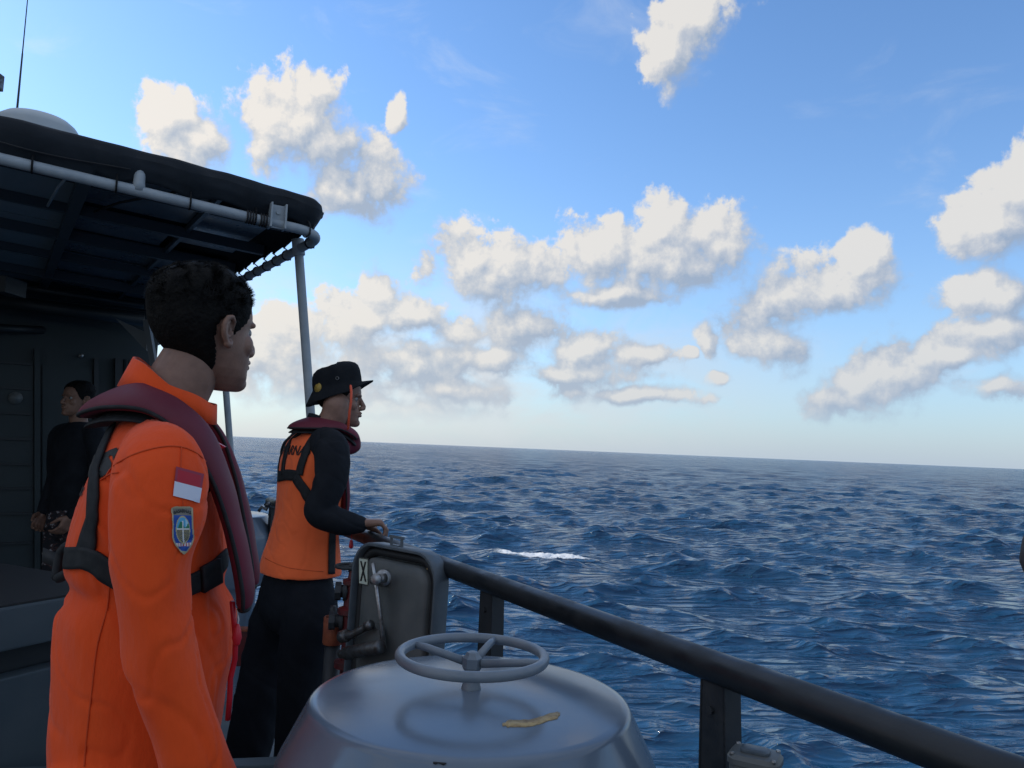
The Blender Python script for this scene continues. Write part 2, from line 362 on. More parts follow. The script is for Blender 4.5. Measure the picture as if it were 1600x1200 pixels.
# ---------------------------------------------------------------- the sea
SEA = -3.3
def build_sea():
    g = np.random.default_rng(21)
    th = np.concatenate([np.linspace(-180, -44, 60)[:-1], np.linspace(-44, 44, 900), np.linspace(44, 180, 60)[1:-1]])
    th = np.radians(th); nr = 1250
    r = np.exp(np.linspace(math.log(1.6), math.log(9000), nr))
    Rr, Th = np.meshgrid(r, th, indexing='ij')
    X = Rr * np.sin(Th); Y = Rr * np.cos(Th); Z = np.zeros_like(X); DX = np.zeros_like(X); DY = np.zeros_like(X)
    J = np.zeros_like(X); LOST = np.zeros_like(X); ZS = np.zeros_like(X)
    dr = Rr * (math.log(9000 / 1.6) / nr)
    inner = np.abs(Th) < math.radians(44.1)
    cell = np.where(inner, np.maximum(dr, Rr * .0018), Rr * .04)
    NW = 120; lam = np.exp(np.linspace(math.log(20), math.log(.25), NW)) * g.uniform(.93, 1.07, NW)
    main = math.radians(197)       # the way the chop runs
    for i, l in enumerate(lam):
        spread = .30 + .55 * i / NW
        a = main + g.normal(0, spread); k = 2 * math.pi / l
        st = float(np.interp(l, [.25, .5, 1, 2, 3, 6, 10, 20], [.017, .022, .028, .034, .034, .025, .013, .007]))
        amp = st / k; ph = g.uniform(0, 2 * math.pi)
        dx, dy = math.sin(a), math.cos(a)
        att = np.clip((l / cell - 1.7) / 1.6, 0, 1); LOST += st * st * (1 - att)
        if not att.any(): continue
        # slow patches so the chop is not even everywhere
        w = 1 + .5 * np.sin(k * .13 * (X * math.cos(a * 3) + Y * math.sin(a * 3)) + ph * 3)
        p = k * (X * dx + Y * dy) + ph
        s, c = np.sin(p), np.cos(p); A = amp * att * w
        if l < 5: ZS += A * c
        Z += A * c; ch = 1.25 if l > 1.2 else 1.0
        DX -= ch * A * dx * s; DY -= ch * A * dy * s; J += ch * A * k * c
    sg = ZS[:600].std(); Z += .42 * (ZS * ZS / sg - sg) * np.exp(-(Rr / 160) ** 2)     # peaked crests, flat troughs
    # one breaking crest off the rail
    bc = P(845, 862, 60.0); dd = ray(845, 866); tt = (SEA + .1 - CAM.z) / dd.z; bc = CAM + dd * tt
    cx, cy = bc.x, bc.y; rd = math.hypot(cx, cy); ex = V(cy, -cx).normalized() if False else Vector((cy / rd, -cx / rd)); ey = Vector((cx / rd, cy / rd))
    U = (X - cx) * ex.x + (Y - cy) * ex.y; Vv = (X - cx) * ey.x + (Y - cy) * ey.y
    bend = .25 * np.sin(U * 1.1) + .12 * U
    crest = np.exp(-((Vv - bend) / 1.1) ** 2) * np.exp(-(U / 2.6) ** 4)
    Z += .22 * crest
    fo = np.clip(1.3 * np.exp(-((Vv - bend + .20) / .62) ** 2) * np.exp(-((U - .1) / 2.2) ** 4), 0, 1)
    fo = np.maximum(fo, .55 * np.exp(-((Vv - bend - .5) / .8) ** 2) * np.exp(-((U + .6) / 2.6) ** 4))
    foam = np.clip((J - 1.05) * 1.6, 0, .55) * (Rr > 25)
    foam = np.maximum(foam, fo)
    # broken, bubbly surface where it foams
    me = bpy.data.meshes.new('sea')
    nT = len(th); n = nr * nT
    co_ = np.stack([X + DX, Y + DY, Z + SEA], -1).reshape(-1, 3)
    fmask = fo.reshape(-1) > .12
    idx = np.nonzero(fmask)[0]
    for q in idx:
        v = co_[q]; co_[q, 2] += fo.reshape(-1)[q] * (.07 * noise.noise(Vector(v) * 5.5) + .05 * noise.noise(Vector(v) * 13) + .03)
    me.vertices.add(n); me.vertices.foreach_set('co', co_.astype(np.float32).ravel())
    i = np.arange(nr - 1)[:, None] * nT; j = np.arange(nT)[None, :]; j2 = (j + 1) % nT
    q = np.stack([i + j, i + nT + j, i + nT + j2, i + j2], -1).reshape(-1, 4)
    nf = len(q); me.loops.add(nf * 4); me.loops.foreach_set('vertex_index', q.astype(np.int32).ravel())
    me.polygons.add(nf); me.polygons.foreach_set('loop_start', (np.arange(nf) * 4).astype(np.int32))
    me.polygons.foreach_set('use_smooth', [True] * nf)
    me.update(calc_edges=True)
    at = me.attributes.new('foam', 'FLOAT', 'POINT'); at.data.foreach_set('value', foam.astype(np.float32).ravel())
    m = bpy.data.materials.new('sea_water'); m.use_nodes = True; N = m.node_tree.nodes; L = m.node_tree.links
    b = N['Principled BSDF']; b.inputs['Base Color'].default_value = (.008, .056, .132, 1); b.inputs['Roughness'].default_value = .05
    b.inputs['IOR'].default_value = 1.333; b.inputs['Specular IOR Level'].default_value = .5
    geo = N.new('ShaderNodeNewGeometry')
    def noi(sc, det, st=(1, 1, 1), ro=.55):
        mp = N.new('ShaderNodeMapping'); mp.inputs['Scale'].default_value = st; mp.inputs['Rotation'].default_value = (0, 0, R(14)); L.new(geo.outputs['Position'], mp.inputs[0])
        x = N.new('ShaderNodeTexNoise'); x.inputs['Scale'].default_value = sc; x.inputs['Detail'].default_value = det; x.inputs['Roughness'].default_value = ro
        L.new(mp.outputs[0], x.inputs['Vector']); return x.outputs['Fac']
    b1 = N.new('ShaderNodeBump'); rh = noi(1.3, 6, (.5, 1.5, 1), .6); rn = rh.node; rn.noise_type = 'RIDGED_MULTIFRACTAL'; rn.inputs['Lacunarity'].default_value = 2.1; rn.inputs['Offset'].default_value = .8; rn.inputs['Gain'].default_value = 1.5; L.new(rh, b1.inputs['Height']); b1.inputs['Strength'].default_value = 1; b1.inputs['Distance'].default_value = .30
    b2 = N.new('ShaderNodeBump'); L.new(noi(8, 4, (.6, 1.4, 1)), b2.inputs['Height']); b2.inputs['Strength'].default_value = 1; b2.inputs['Distance'].default_value = .018
    L.new(b1.outputs[0], b2.inputs['Normal']); L.new(b2.outputs[0], b.inputs['Normal'])
    fa = N.new('ShaderNodeAttribute'); fa.attribute_name = 'foam'
    fn = noi(3.4, 10, (.6, 1.2, 1), .74)
    am = N.new('ShaderNodeMath'); am.operation = 'MULTIPLY_ADD'; L.new(fn, am.inputs[0]); am.inputs[1].default_value = 2.2; am.inputs[2].default_value = -.62
    ad = N.new('ShaderNodeMath'); ad.operation = 'ADD'; L.new(fa.outputs['Fac'], ad.inputs[0]); L.new(am.outputs[0], ad.inputs[1])
    mr = N.new('ShaderNodeMapRange'); L.new(ad.outputs[0], mr.inputs[0]); mr.inputs[1].default_value = 1.0; mr.inputs[2].default_value = 1.35; mr.clamp = True
    fb = N.new('ShaderNodeBsdfDiffuse'); fb.inputs[0].default_value = (.78, .82, .86, 1)
    mx = N.new('ShaderNodeMixShader'); L.new(mr.outputs[0], mx.inputs[0]); L.new(b.outputs[0], mx.inputs[1]); L.new(fb.outputs[0], mx.inputs[2])
    L.new(mx.outputs[0], N['Material Output'].inputs[0])
    at = me.attributes.new('ripple', 'FLOAT', 'POINT'); at.data.foreach_set('value', (np.sqrt(LOST) / .30).astype(np.float32).ravel())
    ra = N.new('ShaderNodeAttribute'); ra.attribute_name = 'ripple'
    def sc_(base_, gain, node):
        q = N.new('ShaderNodeMath'); q.operation = 'MULTIPLY_ADD'; L.new(ra.outputs['Fac'], q.inputs[0]); q.inputs[1].default_value = gain; q.inputs[2].default_value = base_; L.new(q.outputs[0], node.inputs['Distance'])
    sc_(.10, .22, b1); sc_(.010, .0, b2)
    rq = N.new('ShaderNodeMath'); rq.operation = 'MULTIPLY_ADD'; L.new(ra.outputs['Fac'], rq.inputs[0]); rq.inputs[1].default_value = .14; rq.inputs[2].default_value = .06; L.new(rq.outputs[0], b.inputs['Roughness'])
    me.materials.append(m)
    o = bpy.data.objects.new('sea', me); C.objects.link(o); tag(o, kind='structure')
build_sea()

# ---------------------------------------------------------------- ship axes
FWD = V(-.49, .872, 0).normalized(); INB = V(-.872, -.49, 0).normalized()    # along the rail towards the bow; inboard
RZ = 1.04 ; RAILP = P(585, 841, 2.86)
def on_rail(t, z=RZ):          # t metres forward of the hand of the leaning man
    p = V(RAILP.x, RAILP.y, 0) + FWD * t; p.z = z; return p

# deck: a slab inboard of the rail
def build_deck():
    bm = bmesh.new()
    e0 = on_rail(-5, 0) - INB * .10; e1 = on_rail(9, 0) - INB * .10
    pts = [e0, e1, e1 + INB * 6.5, e0 + INB * 6.5]
    top = [bm.verts.new(p) for p in pts]; bot = [bm.verts.new(p + V(0, 0, -.25)) for p in pts]
    bm.faces.new(top); bm.faces.new(bot[::-1])
    for i in range(4): bm.faces.new((top[i], bot[i], bot[(i + 1) % 4], top[(i + 1) % 4]))
    tag(obj('deck', bm, MT['deck'], None, smooth=False), kind='structure')
    # hull side
    bm = bmesh.new(); rs = []
    for t in (-5, 0, 5, 9):
        a = on_rail(t, -.252) - INB * .09; rs.append([a, a + V(0, 0, -3.8) + INB * .35, a + V(0, 0, -3.8) + INB * 6.0, a + INB * 6.3])
    rings(bm, rs)
    h = obj('ship_hull', bm, MT['drum'], None, smooth=False); tag(h, 'grey ship hull under the deck, at the waterline', 'hull')
build_deck()

# ---------------------------------------------------------------- handrail
def build_rail():
    t = thing('handrail', 'thick dark round handrail along the deck edge', 'handrail', on_rail(0, 0))
    bm = bmesh.new()
    a, b = -4.0, 1.75
    tube(bm, [on_rail(x) for x in np.linspace(a, b, 30)], .0268, 24, ends=True)
    obj('rail_tube', bm, MT['rail'], t)
    def stan(px, py, Y, w0, w1, h):
        c = P(px, py, Y); tt = (V(c.x, c.y, 0) - V(RAILP.x, RAILP.y, 0)).dot(FWD)
        top = on_rail(tt, RZ - .02); bm = bmesh.new()
        # tapered plate with folded edges
        ax = FWD; th = .006
        prof = []
        for (z, wl, wr) in ((0, w0 * .42, w0 * .42), (-h * .5, w0 * .45, w1 * .5), (-h, w0 * .5, w1 * .62)):
            prof.append((top + V(0, 0, z), wl, wr))
        for sgn in (-1,):
            rs = [[p - ax * wl - INB * th, p + ax * wr - INB * th, p + ax * wr + INB * th, p - ax * wl + INB * th] for p, wr, wl in prof]
            rings(bm, rs)
        # flanges
        for k in (0, 1):
            rs = []
            for p, wr, wl in prof:
                q = p - ax * wl if k == 0 else p + ax * wr
                rs.append([q - INB * .03 - ax * .003, q - INB * .03 + ax * .003, q + INB * .006 + ax * .003, q + INB * .006 - ax * .003])
            rings(bm, rs)
        for k in range(5):  # bolt heads
            p = top + V(0, 0, -.05 - k * h / 5.5) + INB * .006
            cyl(bm, p, p + INB * .007, .007, 8)
        obj('stanchion', bm, MT['black_steel'], t, smooth=False)
    stan(789, 930, 2.1, .075, .11, 1.02); stan(1133, 1060, 1.36, .062, .10, 1.02)
    stan(423, 785, 4.35, .065, .09, 1.02)
    stan(1500, 1170, 1.0, .06, .09, 1.02)
build_rail()
# separate far post beyond the gap in the rail
def far_post():
    b = P(368, 760, 5.3); t = thing('rail_post', 'black tapered post at the foot of the far awning pole', 'post', (b.x, b.y, 0))
    bm = bmesh.new(); rs = []
    for z, w, d in ((0, .07, .03), (.8, .052, .025), (1.03, .036, .02)):
        c = V(b.x, b.y, z); rs.append([c + V(-w, -d, 0), c + V(w, -d, 0), c + V(w, d, 0), c + V(-w, d, 0)])
    rings(bm, rs); obj('post_plate', bm, MT['black_steel'], t, smooth=False)
    bm = bmesh.new(); cyl(bm, V(b.x - .01, b.y, 1.03), V(b.x - .02, b.y, 1.12), .018, 12); cyl(bm, V(b.x - .02, b.y, 1.07), V(b.x - .02, b.y, 1.09), .032, 12)
    obj('clamp', bm, MT['black_steel'], t)
    b2 = P(421, 800, 4.3)
    s = thing('shackle', 'small dark shackle on the end post of the rail', 'shackle', (b2.x, b2.y, b2.z))
    bm = bmesh.new(); tube(bm, [P(*p) for p in ((404, 799, 4.25), (409, 792, 4.25), (416, 796, 4.25), (420, 789, 4.25))], .009, 8); obj('shackle_bow', bm, MT['chrome_dark'], s)
    bm = bmesh.new(); cyl(bm, P(414, 790, 4.2), P(422, 787, 4.2), .012, 10); obj('pin', bm, MT['chrome_dark'], s)
far_post()

# ---------------------------------------------------------------- mushroom ventilators
def build_vent(loc, label):
    t = thing('mushroom_vent', label, 'ventilator', (0, 0, 0), 0, 'mushroom ventilators on the deck')
    bm = bmesh.new()
    lathe(bm, [(.0, .972), (.03, .9718), (.10, .9700), (.20, .9645), (.262, .959), (.274, .9572), (.2795, .954), (.2825, .948), (.295, .924), (.312, .890), (.3215, .872), (.3275, .858), (.330, .842), (.330, .60), (.320, .585), (.30, .583)], 128)
    obj('cap', bm, MT['drum'], t, world=False, angle=50)
    bm = bmesh.new(); lathe(bm, [(.24, .60), (.24, .05), (.29, .045), (.29, .0)], 64); obj('trunk', bm, MT['drum'], t, world=False, angle=30)
    bm = bmesh.new(); lathe(bm, [(.019, .965), (.017, .975), (.0145, .985), (.013, 1.00), (.013, 1.02)], 24); obj('spindle', bm, MT['wheel'], t, world=False)
    WZ = 1.029; bm = bmesh.new()
    tube(bm, [V(.128 * math.cos(a), .128 * math.sin(a), WZ) for a in np.linspace(0, 2 * math.pi, 64, endpoint=False)], .0092, 16, closed=True)
    w = obj('handwheel', bm, MT['wheel'], t, world=False)
    for a in (152, 73, -16):
        a = R(a); bm = bmesh.new()
        tube(bm, [V(.126 * math.cos(a), .126 * math.sin(a), WZ), V(.10 * math.cos(a), .10 * math.sin(a), WZ - .001), V(.018 * math.cos(a), .018 * math.sin(a), WZ - .012)], [.0062, .0068, .0075], 12)
        obj('spoke', bm, MT['wheel'], w, world=False)
    bm = bmesh.new(); lathe(bm, [(.014, WZ - .026), (.0175, WZ - .02), (.0175, WZ - .004), (.013, WZ + .001), (.010, WZ + .006), (.003, WZ + .008)], 6); obj('hub', bm, MT['wheel'], w, world=False, smooth=False)
    return t
v1 = build_vent(None, 'large grey blue mushroom vent with handwheel and tape scrap, in front')
p1 = P(735, 1099, 1.40); v1.location = (p1.x, p1.y, 0)
v2 = copy_tree(v1); p2 = P(338, 808, 4.4); v2.location = (p2.x, p2.y, 0)
v2['label'] = 'far grey mushroom vent half hidden behind the two men in orange'
v1['label'] = 'large grey blue mushroom vent nearest the camera, tape scrap on top'
WM[v1] = Matrix.Translation(v1.location); WM[v2] = Matrix.Translation(v2.location)
def vent_details():
    # scrap of old tape on the near cap, lying on the cap's slope
    pts = [(785, 1133), (800, 1131), (815, 1131), (830, 1130), (845, 1126), (858, 1121), (868, 1119), (875, 1116)]
    bm = bmesh.new(); rs = []
    def capz(r): return np.interp(r, [0, .03, .10, .20, .262, .278], [.972, .9718, .9700, .9645, .959, .957])
    def hit(px, py):
        d = ray(px, py); s = (.96 - CAM.z) / d.z
        for _ in range(6):
            q = CAM + d * s; r = math.hypot(q.x - p1.x, q.y - p1.y); s = (capz(r) - CAM.z) / d.z
        return q
    nn = len(pts)
    for i, (x, y) in enumerate(spline(pts, 5)):
        wv = 5.2 + 1.6 * noise.noise(V(x * .13, 3, 0)) if 2 < i < (nn - 1) * 5 - 2 else 2.4
        w2 = 5.2 + 1.6 * noise.noise(V(x * .17, 9, 0)) if 2 < i < (nn - 1) * 5 - 2 else 2.0
        a = hit(x, y - wv); b = hit(x, y + w2); rs.append([a, b, b + V(0, 0, .0012), a + V(0, 0, .0012)])
    rings(bm, rs); obj('tape_scrap', bm, MT['tape'], v1)
    # small chips in the paint of the near cap's rim
    bm = bmesh.new()
    for a0, w in ((-96, .012),):
        a = R(a0); rs = []
        for k in range(6):
            b = a + (k - 2.5) * w / .3 / 3; h = .0011 * (1 + .6 * math.sin(k * 2.1))
            r0 = .2800; c = V(p1.x + r0 * math.cos(b), p1.y + r0 * math.sin(b), .9545)
            rs.append([c + V(0, 0, .0003), c + V(math.cos(b), math.sin(b), 0) * h - V(0, 0, h * 1.6), c + V(math.cos(b), math.sin(b), 0) * (h + .001) - V(0, 0, h * 1.6), c + V(math.cos(b), math.sin(b), 0) * .001 + V(0, 0, .0003)])
        rings(bm, rs)
    obj('paint_chip', bm, MT['gasket'], v1)
vent_details()

# ---------------------------------------------------------------- opened hatch lid
def rrect(w, h, r, n=7):
    pts = []
    for cx, cz, a0 in ((w / 2 - r, h / 2 - r, 0), (-w / 2 + r, h / 2 - r, 90), (-w / 2 + r, -h / 2 + r, 180), (w / 2 - r, -h / 2 + r, 270)):
        for k in range(n + 1): a = R(a0 + 90 * k / n); pts.append((cx + r * math.cos(a), cz + r * math.sin(a)))
    return pts
def text_mesh(s, size, extrude=0.0, bold=0.0):
    cu_ = bpy.data.curves.new('t', 'FONT'); cu_.body = s; cu_.size = size; cu_.align_x = 'CENTER'; cu_.align_y = 'CENTER'
    cu_.extrude = extrude; cu_.offset = bold; cu_.resolution_u = 4
    o = bpy.data.objects.new('t', cu_); C.objects.link(o); dg = bpy.context.evaluated_depsgraph_get(); dg.update()
    me = bpy.data.meshes.new_from_object(o.evaluated_get(dg), depsgraph=dg); bpy.data.objects.remove(o); bpy.data.curves.remove(cu_); return me
def build_hatch():
    L_ = P(567, 842, 2.52); Rr = P(699, 862, 2.25)
    L_.z = Rr.z = 1.085; e = (Rr - L_); w = e.length; e.normalize(); n = V(e.y, -e.x, 0)
    if n.y > 0: n = -n
    n = (n + V(0, 0, .03)).normalized(); upv = n.cross(e); upv = upv if upv.z > 0 else -upv
    h = .52; ctr = (L_ + Rr) / 2 - V(0, 0, h / 2)
    M = Matrix((e, upv, n)).transposed().to_4x4(); M.translation = ctr       # local x along, y up, z toward the deck walker
    t = thing('deck_hatch', 'open grey hatch lid with an X sticker leaning by the rail', 'hatch', (ctr.x, ctr.y, 0))
    def ring(w_, h_, r_, z): return [M @ V(x, y, z) for x, y in rrect(w_, h_, r_)]
    bm = bmesh.new(); rings(bm, [ring(w - .01, h - .01, .085, -.012), ring(w, h, .09, -.006), ring(w, h, .09, .040), ring(w - .006, h - .006, .088, .044), ring(w - .018, h - .018, .084, .044), ring(w - .024, h - .024, .082, .040), ring(w - .026, h - .026, .08, .004)], cap=True)
    obj('lid_shell', bm, MT['hatch_rim'], t, angle=40)
    bm = bmesh.new(); rings(bm, [ring(w - .03, h - .03, .078, .0045), ring(w - .03, h - .03, .078, .024), ring(w - .055, h - .055, .07, .029), ring(w - .078, h - .078, .062, .024), ring(w - .08, h - .08, .062, .0045)], cap=False)
    obj('gasket', bm, MT['gasket'], t)
    bm = bmesh.new(); rings(bm, [ring(w - .09, h - .09, .055, .006), ring(w - .092, h - .092, .055, .030), ring(w - .108, h - .108, .05, .037), ring(w - .16, h - .16, .03, .038)])
    pn = obj('lid_panel', bm, MT['hatch'], t, angle=50)
    def at(px, py, z):      # pixel -> point at height z above the lid plane
        d = ray(px, py); nn = (M.to_3x3() @ V(0, 0, 1)); o0 = M @ V(0, 0, z); s = (o0 - CAM).dot(nn) / d.dot(nn); return CAM + d * s
    # sticker
    bm = bmesh.new(); c = [at(561, 871, .0395), at(575.5, 873, .0395), at(575.5, 915, .0395), at(561, 912, .0395)]; nn = M.to_3x3() @ V(0, 0, 1)
    rings(bm, [[p for p in c], [p + nn * .0012 for p in c]])
    st = obj('x_sticker', bm, MT['glow'], pn, smooth=False)
    tm = text_mesh('X', .1, .0, .004); v = verts_np(tm); v -= (v.max(0) + v.min(0)) / 2; sx = v[:, 0].max(); sy = v[:, 1].max()
    ce = sum(c, Vector()) / 4; hx = (c[1] - c[0]) / 2; hy = (c[0] - c[3]) / 2
    out = np.array([list(ce + hx * (.72 * a / sx) + hy * (.76 * b / sy) + nn * .0019) for a, b, _ in v]); set_verts(tm, out)
    obj('x_letter', tm, MT['black'], st, smooth=False)
    bm = bmesh.new()
    for a, b in ((0, 1), (1, 2), (2, 3), (3, 0)):
        pa = ce + (c[a] - ce) * .97 + nn * .0016; pb = ce + (c[b] - ce) * .97 + nn * .0016; tube(bm, [pa, pb], .0011, 6)
    obj('sticker_border', bm, MT['black'], st)
    # locking lever
    bm = bmesh.new(); tube(bm, [at(583, 882, .075), at(586, 900, .075), at(590, 930, .085), at(597, 985, .075), at(599, 1008, .06)], [.0065, .007, .007, .0065, .006], 14, ends=True); lv = obj('lever', bm, MT['steel'], t)
    bm = bmesh.new(); cyl(bm, at(588, 904, .036), at(588, 905, .105), .017, 18, bevel=.003); cyl(bm, at(599, 903, .036), at(599, 903, .056), .026, 20, bevel=.003); tube(bm, [at(581, 906, .085), at(602, 903, .07)], .014, 12)
    obj('lever_boss', bm, MT['steel'], lv)
    # lifting eye on the top edge
    bm = bmesh.new(); a0 = at(612, 852, .02); b0 = at(628, 857, .02); u3 = V(0, 0, 1); n3 = nn * .006
    def bar(p, q, r=.006): tube(bm, [p, q], r, 4)
    ea = at(612, 838, .02); eb = at(628, 841, .02); bar(a0 - u3 * .008, ea); bar(b0 - u3 * .008, eb); bar(ea - (eb - ea) * .15, eb + (eb - ea) * .15)
    box(bm, (a0 + b0) / 2, (.034, .012, .018), M.to_3x3()); obj('lifting_eye', bm, MT['hatch_rim'], t, smooth=False)
    # hinge bracket, arm and spring drum at the lower left
    bm = bmesh.new(); tri = [at(560, 1012, .05), at(604, 1012, .05), at(601, 985, .05), at(588, 972, .05), at(572, 976, .05)]; rings(bm, [tri, [p + nn * .02 for p in tri]]); obj('hinge_bracket', bm, MT['hatch'], t, smooth=False)
    bm = bmesh.new(); cyl(bm, at(540, 1021, .09), at(596, 1010, .09), .020, 22, bevel=.004); cyl(bm, at(533, 1022, .09), at(543, 1020, .09), .014, 14); obj('spring_drum', bm, MT['chrome_dark'], t)
    bm = bmesh.new(); tube(bm, [at(536, 995, .1), at(552, 991, .1), at(575, 978, .09)], [.014, .011, .011], 12, ends=True); cyl(bm, at(533, 995, .1), at(543, 993, .1), .019, 14, bevel=.003); cyl(bm, at(573, 979, .09), at(580, 976, .09), .014, 14); obj('hinge_arm', bm, MT['chrome_dark'], t)
    for x, y in ((646, 873), (597, 856), (668, 889)):
        bm = bmesh.new(); cyl(bm, at(x, y, .008), at(x, y, .026), .003, 8); obj('rivet', bm, MT['tape'], t)
    bm = bmesh.new(); box(bm, V(ctr.x + .06, ctr.y - .02, .24) , (.40, .36, .46), Matrix.Rotation(math.atan2(e.y, e.x), 3, 'Z'), .01); obj('coaming', bm, MT['hatch_rim'], t, smooth=False)
build_hatch()

# ---------------------------------------------------------------- fire main valve, canister
def build_valve():
    b = P(547, 1000, 2.72); t = thing('hydrant_valve', 'dark red fire main valve with black handwheel behind the hatch lid', 'valve', (b.x, b.y, 0))
    x, y = b.x, b.y
    bm = bmesh.new(); lathe(bm, [(.03, 0), (.03, .62), (.05, .625), (.05, .645), (.03, .65), (.028, .72), (.046, .725), (.046, .745), (.034, .75), (.036, .80), (.048, .805), (.048, .822), (.03, .83), (.026, .90), (.036, .905), (.036, .92), (.02, .925), (.016, .95)], 24, Matrix.Translation((x, y, 0)))
    obj('valve_body', bm, MT['red_valve'], t, angle=30)
    bm = bmesh.new()
    for z, l in ((.78, .055), (.88, .04)):
        d = V(-1, -.15, 0).normalized(); c = V(x, y, z)
        cyl(bm, c, c + d * l, .022, 16); cyl(bm, c + d * l * .5, c + d * (l * .5 + .012), .034, 16); cyl(bm, c + d * l, c + d * (l + .02), .032, 8)
    obj('outlet', bm, MT['black_steel'], t, angle=30)
    bm = bmesh.new(); c = V(x - .01, y, .965)
    tube(bm, [c + V(.052 * math.cos(a), .052 * math.sin(a), 0) for a in np.linspace(0, 2 * math.pi, 28, endpoint=False)], .006, 10, closed=True)
    for a in (0, 60, 120): tube(bm, [c + V(.05 * math.cos(R(a)), .05 * math.sin(R(a)), 0), c - V(.05 * math.cos(R(a)), .05 * math.sin(R(a)), 0)], .004, 8)
    cyl(bm, c - V(0, 0, .02), c + V(0, 0, .01), .01, 12); obj('handwheel', bm, MT['black_steel'], t)
    b = P(521, 985, 2.78); t = thing('orange_canister', 'dull orange canister on a black stand between trousers and valve', 'canister', (b.x, b.y, 0))
    bm = bmesh.new(); z0 = b.z - .046; lathe(bm, [(.0, z0), (.034, z0), (.036, z0 + .004), (.036, z0 + .09), (.034, z0 + .094), (.030, z0 + .094), (.030, z0 + .03)], 28, Matrix.Translation((b.x, b.y, 0))); obj('canister_body', bm, MT['orange_can'], t, angle=40)
    bm = bmesh.new(); cyl(bm, V(b.x, b.y, 0), V(b.x, b.y, z0 - .002), .034, 18, .028); cyl(bm, V(b.x - .004, b.y, z0 + .09), V(b.x - .006, b.y, z0 + .13), .012, 12); obj('stand', bm, MT['black_steel'], t)
    # small fitting at the rail foot
    b = P(1180, 1196, 1.25); t = thing('deck_light', 'pale grey lidded deck light fitting under the handrail, picture bottom', 'light fitting', (b.x, b.y, b.z))
    rz = Matrix.Rotation(R(-28), 4, 'Z'); MM = Matrix.Translation(b) @ rz
    def rr(w, h, r, z): return [MM @ V(px_, py_, z) for px_, py_ in rrect(w, h, r, 5)]
    bm = bmesh.new(); rings(bm, [rr(.074, .06, .016, -.05), rr(.074, .06, .016, .004), rr(.080, .066, .018, .006), rr(.080, .066, .018, .014), rr(.07, .056, .014, .020), rr(.05, .036, .01, .021)]); obj('housing', bm, MT['hatch'], t, angle=35)
    bm = bmesh.new(); rings(bm, [rr(.044, .03, .008, .0215), rr(.044, .03, .008, .025), rr(.036, .022, .006, .027)]); obj('lens', bm, MT['hatch_rim'], t, angle=35)
    for sx in (-1, 1):
        for sy in (-1, 1): bm = bmesh.new(); cyl(bm, MM @ V(sx * .031, sy * .024, .017), MM @ V(sx * .031, sy * .024, .022), .0035, 8); obj('screw', bm, MT['steel'], t)
    bm = bmesh.new(); cyl(bm, MM @ V(0, 0, -1.0), MM @ V(0, 0, -.05), .012, 12); obj('conduit', bm, MT['black_steel'], t)
    # raised coaming bar near the men's feet
    a = P(330, 1198, 2.3); b = P(470, 1156, 2.3); dirn = (b - a); dirn.z = 0; z = a.z
    t = thing('deck_coaming', 'low grey blue coaming bar crossing the deck behind the near vent', 'coaming', (a.x, a.y, 0))
    bm = bmesh.new(); c = (a + b) / 2; cc = V(c.x - .1, c.y - .0, z / 2)
    ang = R(12); box(bm, V(c.x - .15, c.y - .03, z / 2 + .02), (1.1, .06, z), Matrix.Rotation(ang, 3, 'Z'), .006); obj('coaming_wall', bm, MT['locker'], t, smooth=False)
    # reddish box on the far side
    b = P(383, 1012, 3.9); t = thing('red_box', 'small dark red box against the far vent', 'box', (b.x, b.y, b.z - .09))
    bm = bmesh.new(); box(bm, b, (.07, .05, .17), None, .006); obj('box_body', bm, MT['red_valve'], t, smooth=False)
    bm = bmesh.new(); box(bm, b + V(0, 0, .09), (.078, .058, .012), None, .003); obj('box_lid', bm, MT['orange_can'], t, smooth=False)
build_valve()

# ---------------------------------------------------------------- awning
CORN = P(508, 362, 3.33); CORN.z = 2.30
SIDE = V(-.56, .83, 0).normalized()
RR = .16
def awn_path(n_in=70, n_arc=18, n_side=60, off=0.0):
    """points from far inboard round the corner and forward; (pos, outward normal, arc length)"""
    out = []
    inb = V(-.872, -.49, 0).normalized()
    a = CORN
    for s in np.linspace(3.4, RR, n_in):
        p = a + inb * s; p.z = 2.30 + .062 * s; out.append((p, V(.49, -.872, 0).normalized()))
    p0 = a + inb * RR; p2 = a + SIDE * RR
    n0 = V(.49, -.872, 0).normalized(); n2 = V(.83, .56, 0).normalized()
    for k in range(1, n_arc):
        t = k / n_arc; p = p0 * (1 - t) ** 2 + a * 2 * t * (1 - t) + p2 * t * t; p.z = 2.30 + .01 * (1 - t); out.append((p, n0.slerp(n2, t) if False else (n0 * (1 - t) + n2 * t).normalized()))
    for s in np.linspace(RR, 3.6, n_side):
        p = a + SIDE * s; p.z = 2.30 + .012 * s; out.append((p, n2))
    return out
